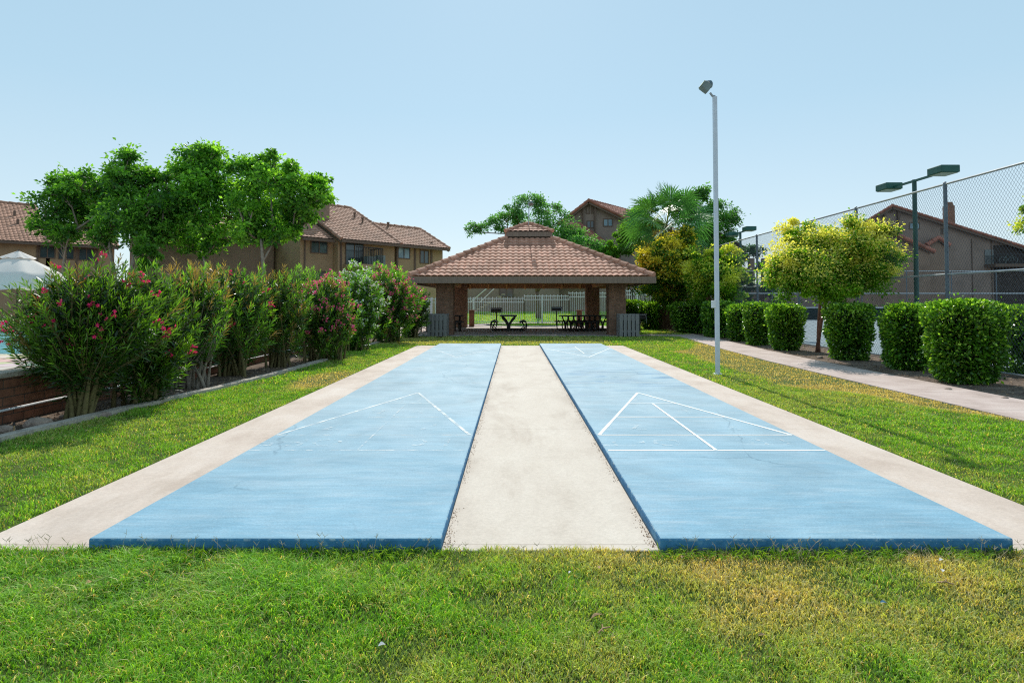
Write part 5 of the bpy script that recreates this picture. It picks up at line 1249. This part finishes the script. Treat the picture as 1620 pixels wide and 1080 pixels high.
# longer tufts leaning on the slab fronts
k = 2600; x = np.where(rng.random(k) < .5, -2.45+2.1*rng.random(k), .75+2.1*rng.random(k)); y = 3.22+.12*rng.random(k)
keep = fbm(x, y*3, .25, 4) > .42; x = x[keep]; y = y[keep]; k = len(x); a = rng.random(k)*2*PI
tag(leaves('grass_tufts', np.stack([x, y, np.zeros(k)], 1), np.stack([np.cos(a)*.7, np.sin(a)*.5-.2, np.ones(k)], 1), .05+.075*rng.random(k), .0055, lerpc((.09, .24, .015), (.26, .42, .05), rng.random(k)), M['grass'], None, .0, .35),
    'longer green grass tufts against the front faces of the slabs', 'grass', kind='stuff')
# soil and crumbs in the joints beside the slabs
k = 2200; side = rng.random(k) < .5; yy = 3.4+15.4*rng.random(k)**1.4
xx = np.where(side, -.395+np.abs(rng.normal(size=k))*.022, .80-np.abs(rng.normal(size=k))*.022)
keep = fbm(xx*0, yy, .5, 8) > .40; xx = xx[keep]; yy = yy[keep]; k = len(xx)
tag(leaves('joint_debris', np.stack([xx, yy, np.full(k, .014)], 1), np.stack([rng.normal(size=k), rng.normal(size=k), .25*rng.random(k)], 1),   .004+.009*rng.random(k), .006, lerpc((.10, .065, .04), (.34, .22, .12), rng.random(k)), M['petal'], None),
    'brown soil crumbs and leaf bits along the joints beside the slabs', 'debris', kind='stuff')
# leaf litter in the beds
k = 6500; yb = 4+20*rng.random(k)**1.3; xb = np.where(rng.random(k) < .45, curb_x(yb)-.1-.6*rng.random(k), 7.25+1.9*rng.random(k))
tag(leaves('bed_litter', np.stack([xb, yb, np.full(k, .01)], 1), np.stack([rng.normal(size=k), rng.normal(size=k), .5*rng.random(k)], 1), .02+.035*rng.random(k), .02, lerpc((.10, .07, .05), (.46, .34, .22), rng.random(k)), M['petal'], None),
    'dry leaf litter and chips in the planting beds', 'litter', kind='stuff')
# stones in the beds
def stone(x, y, s, label, mat='rock', g='stones in the planting beds'):
    bm = bmesh.new(); bmesh.ops.create_icosphere(bm, subdivisions=2, radius=s)
    sd = random.random()*9
    for v in bm.verts: v.co = v.co*(1+.22*math.sin(v.co.x/s*2.3+sd)*math.cos(v.co.y/s*2.1+sd)+random.uniform(-.05, .05)); v.co.z *= .62
    me = bpy.data.meshes.new('stone'); bm.to_mesh(me); bm.free(); me.materials.append(M[mat]); o = link(bpy.data.objects.new('stone', me)); o.location = (x, y, s*.3)
    return tag(o, label, 'stone', g)
for (px, py, s, lb) in ((165, 660, .075, 'pale stone right of the nearest oleander trunk by the kerb'), (112, 652, .05, 'small pale stone left of the nearest oleander trunk'), (60, 676, .13, 'large flat reddish stone in the bed at the far left'), (6, 684, .09, 'pale stone at the left edge of the picture'), (280, 625, .04, 'small pale stone below the bare-caned oleander'), (100, 660, .045, 'small stone between flat reddish stone and nearest trunk'), (1500, 618, .05, 'small stone in the bed under the largest clipped shrub'), (1590, 632, .045, 'small stone near the sidewalk at the right edge'), (1297, 567, .07, 'stone at the foot of the flowering tree trunks')):
    p = atZ(px, py, 0); stone(p.x, p.y, s, lb)
# sprinkler riser
p = atZ(22, 690, 0); t = empty('sprinkler_riser', (p.x, p.y, 0), 0, 'thin upright sprinkler riser in the bed at the lower left', 'sprinkler')
MB().tube([(0, 0, -.02), (0, 0, .11)], .007, 8).build('pipe', M['kraft'], t); MB().tube([(0, 0, .11), (0, 0, .14)], [.012, .009], 8).build('nozzle', M['black'], t)
# fallen leaves and scraps on the front lawn
def scrap(px, py, s, mat, nm, label, cat, rz=0, g=None, asp=.5):
    p = atZ(px, py, .035); V = []; Fc = []; n = 7
    for i in range(n):
        f = i/(n-1); w_ = s*asp*math.sin(PI*min(.97, max(.04, f)))*.5; zc = .012*math.sin(f*PI)*s*20*.3
        V += [(s*(f-.5), -w_, zc+abs(w_)*.6), (s*(f-.5), 0, zc), (s*(f-.5), w_, zc+abs(w_)*.6)]
    for i in range(n-1):
        a = i*3; Fc += [(a, a+1, a+4, a+3), (a+1, a+2, a+5, a+4)]
    me = bpy.data.meshes.new(nm); me.from_pydata(V, [], Fc); me.update(); me.materials.append(mat)
    o = link(bpy.data.objects.new(nm, me)); o.location = p; o.rotation_euler = (random.uniform(-.3, .3), random.uniform(-.3, .3), rz); return tag(o, label, cat, g)
gl = 'dry leaves and scraps lying on the front lawn'
for (px, py, s, lb, rz) in ((944, 975, .055, 'curled brown leaf on the front lawn just above a forked dry twig', .3), (1081, 881, .045, 'dry brown leaf at the near left corner of the right slab', .9), (949, 897, .035, 'small dry leaf on the lawn below the middle strip', 1.2), (141, 922, .05, 'dry brown leaf standing in the lush grass at the left', 1.5), (1205, 1004, .03, 'tiny dry leaf low in the front lawn right of centre', .2), (1058, 757, .03, 'small brown leaf on the lower right, by the inner slab edge', .2)):
    scrap(px, py, s, M['kraft'], 'fallen_leaf', lb, 'leaf', rz, gl)
for (px, py, s, lb, rz) in ((1490, 886, .03, 'white scrap of paper near the right slab corner', .2), (1491, 902, .022, 'small pale scrap just below the white paper scrap', 1.), (604, 1020, .028, 'white scrap on the lawn left of centre near the bottom', .4), (902, 828, .02, 'pale speck on the lawn below the grey middle strip', .7)):
    scrap(px, py if py > 870 else 905, s, M['paper'], 'paper_scrap', lb, 'scrap', rz, gl, .8)
scrap(1398, 953, .035, M['court_r'], 'paint_flake', 'pale blue paint flake on the lawn before the right slab', 'flake', .1, gl, .5)
for (px, py, L, lb, rz) in ((955, 996, .07, 'forked dry twig on the front lawn right of centre', .7), (1495, 922, .07, 'curved dry twig on the lawn near the right slab corner', -.3)):
    p = atZ(px, py, .035); t = empty('twig', p, rz, lb, 'twig', gl)
    MB().tube([(-L/2, 0, 0), (0, .004, .006), (L/2, -.004, .002)], [.003, .004, .003], 6).tube([(0, .004, .006), (L*.2, L*.3, .01)], [.003, .002], 5).tube([(-L*.15, .004, .005), (-L*.3, -L*.25, .008)], [.003, .002], 5).build('stick', M['kraft'], t)
# ------------------------------------------------------------------ LIGHT, SKY, CAMERA
EL, AZ = math.radians(41), math.radians(-.7)
w = bpy.data.worlds.new('World'); S.world = w; w.use_nodes = True; nt = w.node_tree
bg = nt.nodes['Background']; sky = nt.nodes.new('ShaderNodeTexSky'); sky.sky_type = 'NISHITA'; sky.sun_disc = False
sky.sun_elevation = EL; sky.sun_rotation = AZ; sky.air_density = 1.0; sky.dust_density = .4; sky.ozone_density = 1.5; sky.altitude = 400
SK = .12
tc = nt.nodes.new('ShaderNodeTexCoord'); sx = nt.nodes.new('ShaderNodeSeparateXYZ'); nt.links.new(tc.outputs['Generated'], sx.inputs[0])
cr = nt.nodes.new('ShaderNodeValToRGB'); nt.links.new(sx.outputs[2], cr.inputs[0]); e = cr.color_ramp.elements
for p_, c_ in ((.08, (.70, .86, .93)), (.30, (.525, .765, .90))): q_ = e.new(p_); q_.color = (*c_, 1)
e[0].color = (.75, .87, .92, 1); e[-1].color = (.36, .60, .80, 1)
sc_ = nt.nodes.new('ShaderNodeVectorMath'); sc_.operation = 'SCALE'; nt.links.new(cr.outputs[0], sc_.inputs[0]); sc_.inputs['Scale'].default_value = 1/SK
mx = nt.nodes.new('ShaderNodeMix'); mx.data_type = 'RGBA'; mx.inputs[0].default_value = .78
nt.links.new(sky.outputs[0], mx.inputs[6]); nt.links.new(sc_.outputs[0], mx.inputs[7])
nt.links.new(mx.outputs[2], bg.inputs[0]); bg.inputs[1].default_value = SK
sl = bpy.data.lights.new('sun', 'SUN'); sl.energy = 4.8; sl.angle = math.radians(.4); sl.color = (1, .95, .87)
so = link(bpy.data.objects.new('sun', sl)); d = Vector((math.sin(AZ)*math.cos(EL), math.cos(AZ)*math.cos(EL), math.sin(EL)))
so.rotation_euler = d.to_track_quat('Z', 'Y').to_euler(); so.location = (0, 0, 30)
cd = bpy.data.cameras.new('camera'); co = link(bpy.data.objects.new('camera', cd)); S.camera = co
co.location = CAM; co.rotation_euler = (PI/2+TH, 0, 0)
cd.sensor_width = 36; cd.lens = F/1620*36; cd.shift_x = -3/1620; cd.shift_y = -92/1620; cd.clip_end = 4000; cd.clip_start = .05
S.view_settings.view_transform = 'Standard'; S.view_settings.look = 'None'; S.view_settings.exposure = 0; S.view_settings.gamma = 1
S.cycles.max_bounces = 8; S.cycles.transparent_max_bounces = 8; S.cycles.use_denoising = False; S.cycles.filter_width = 1.15; S.cycles.sample_clamp_indirect = 3; S.cycles.sample_clamp_direct = 12
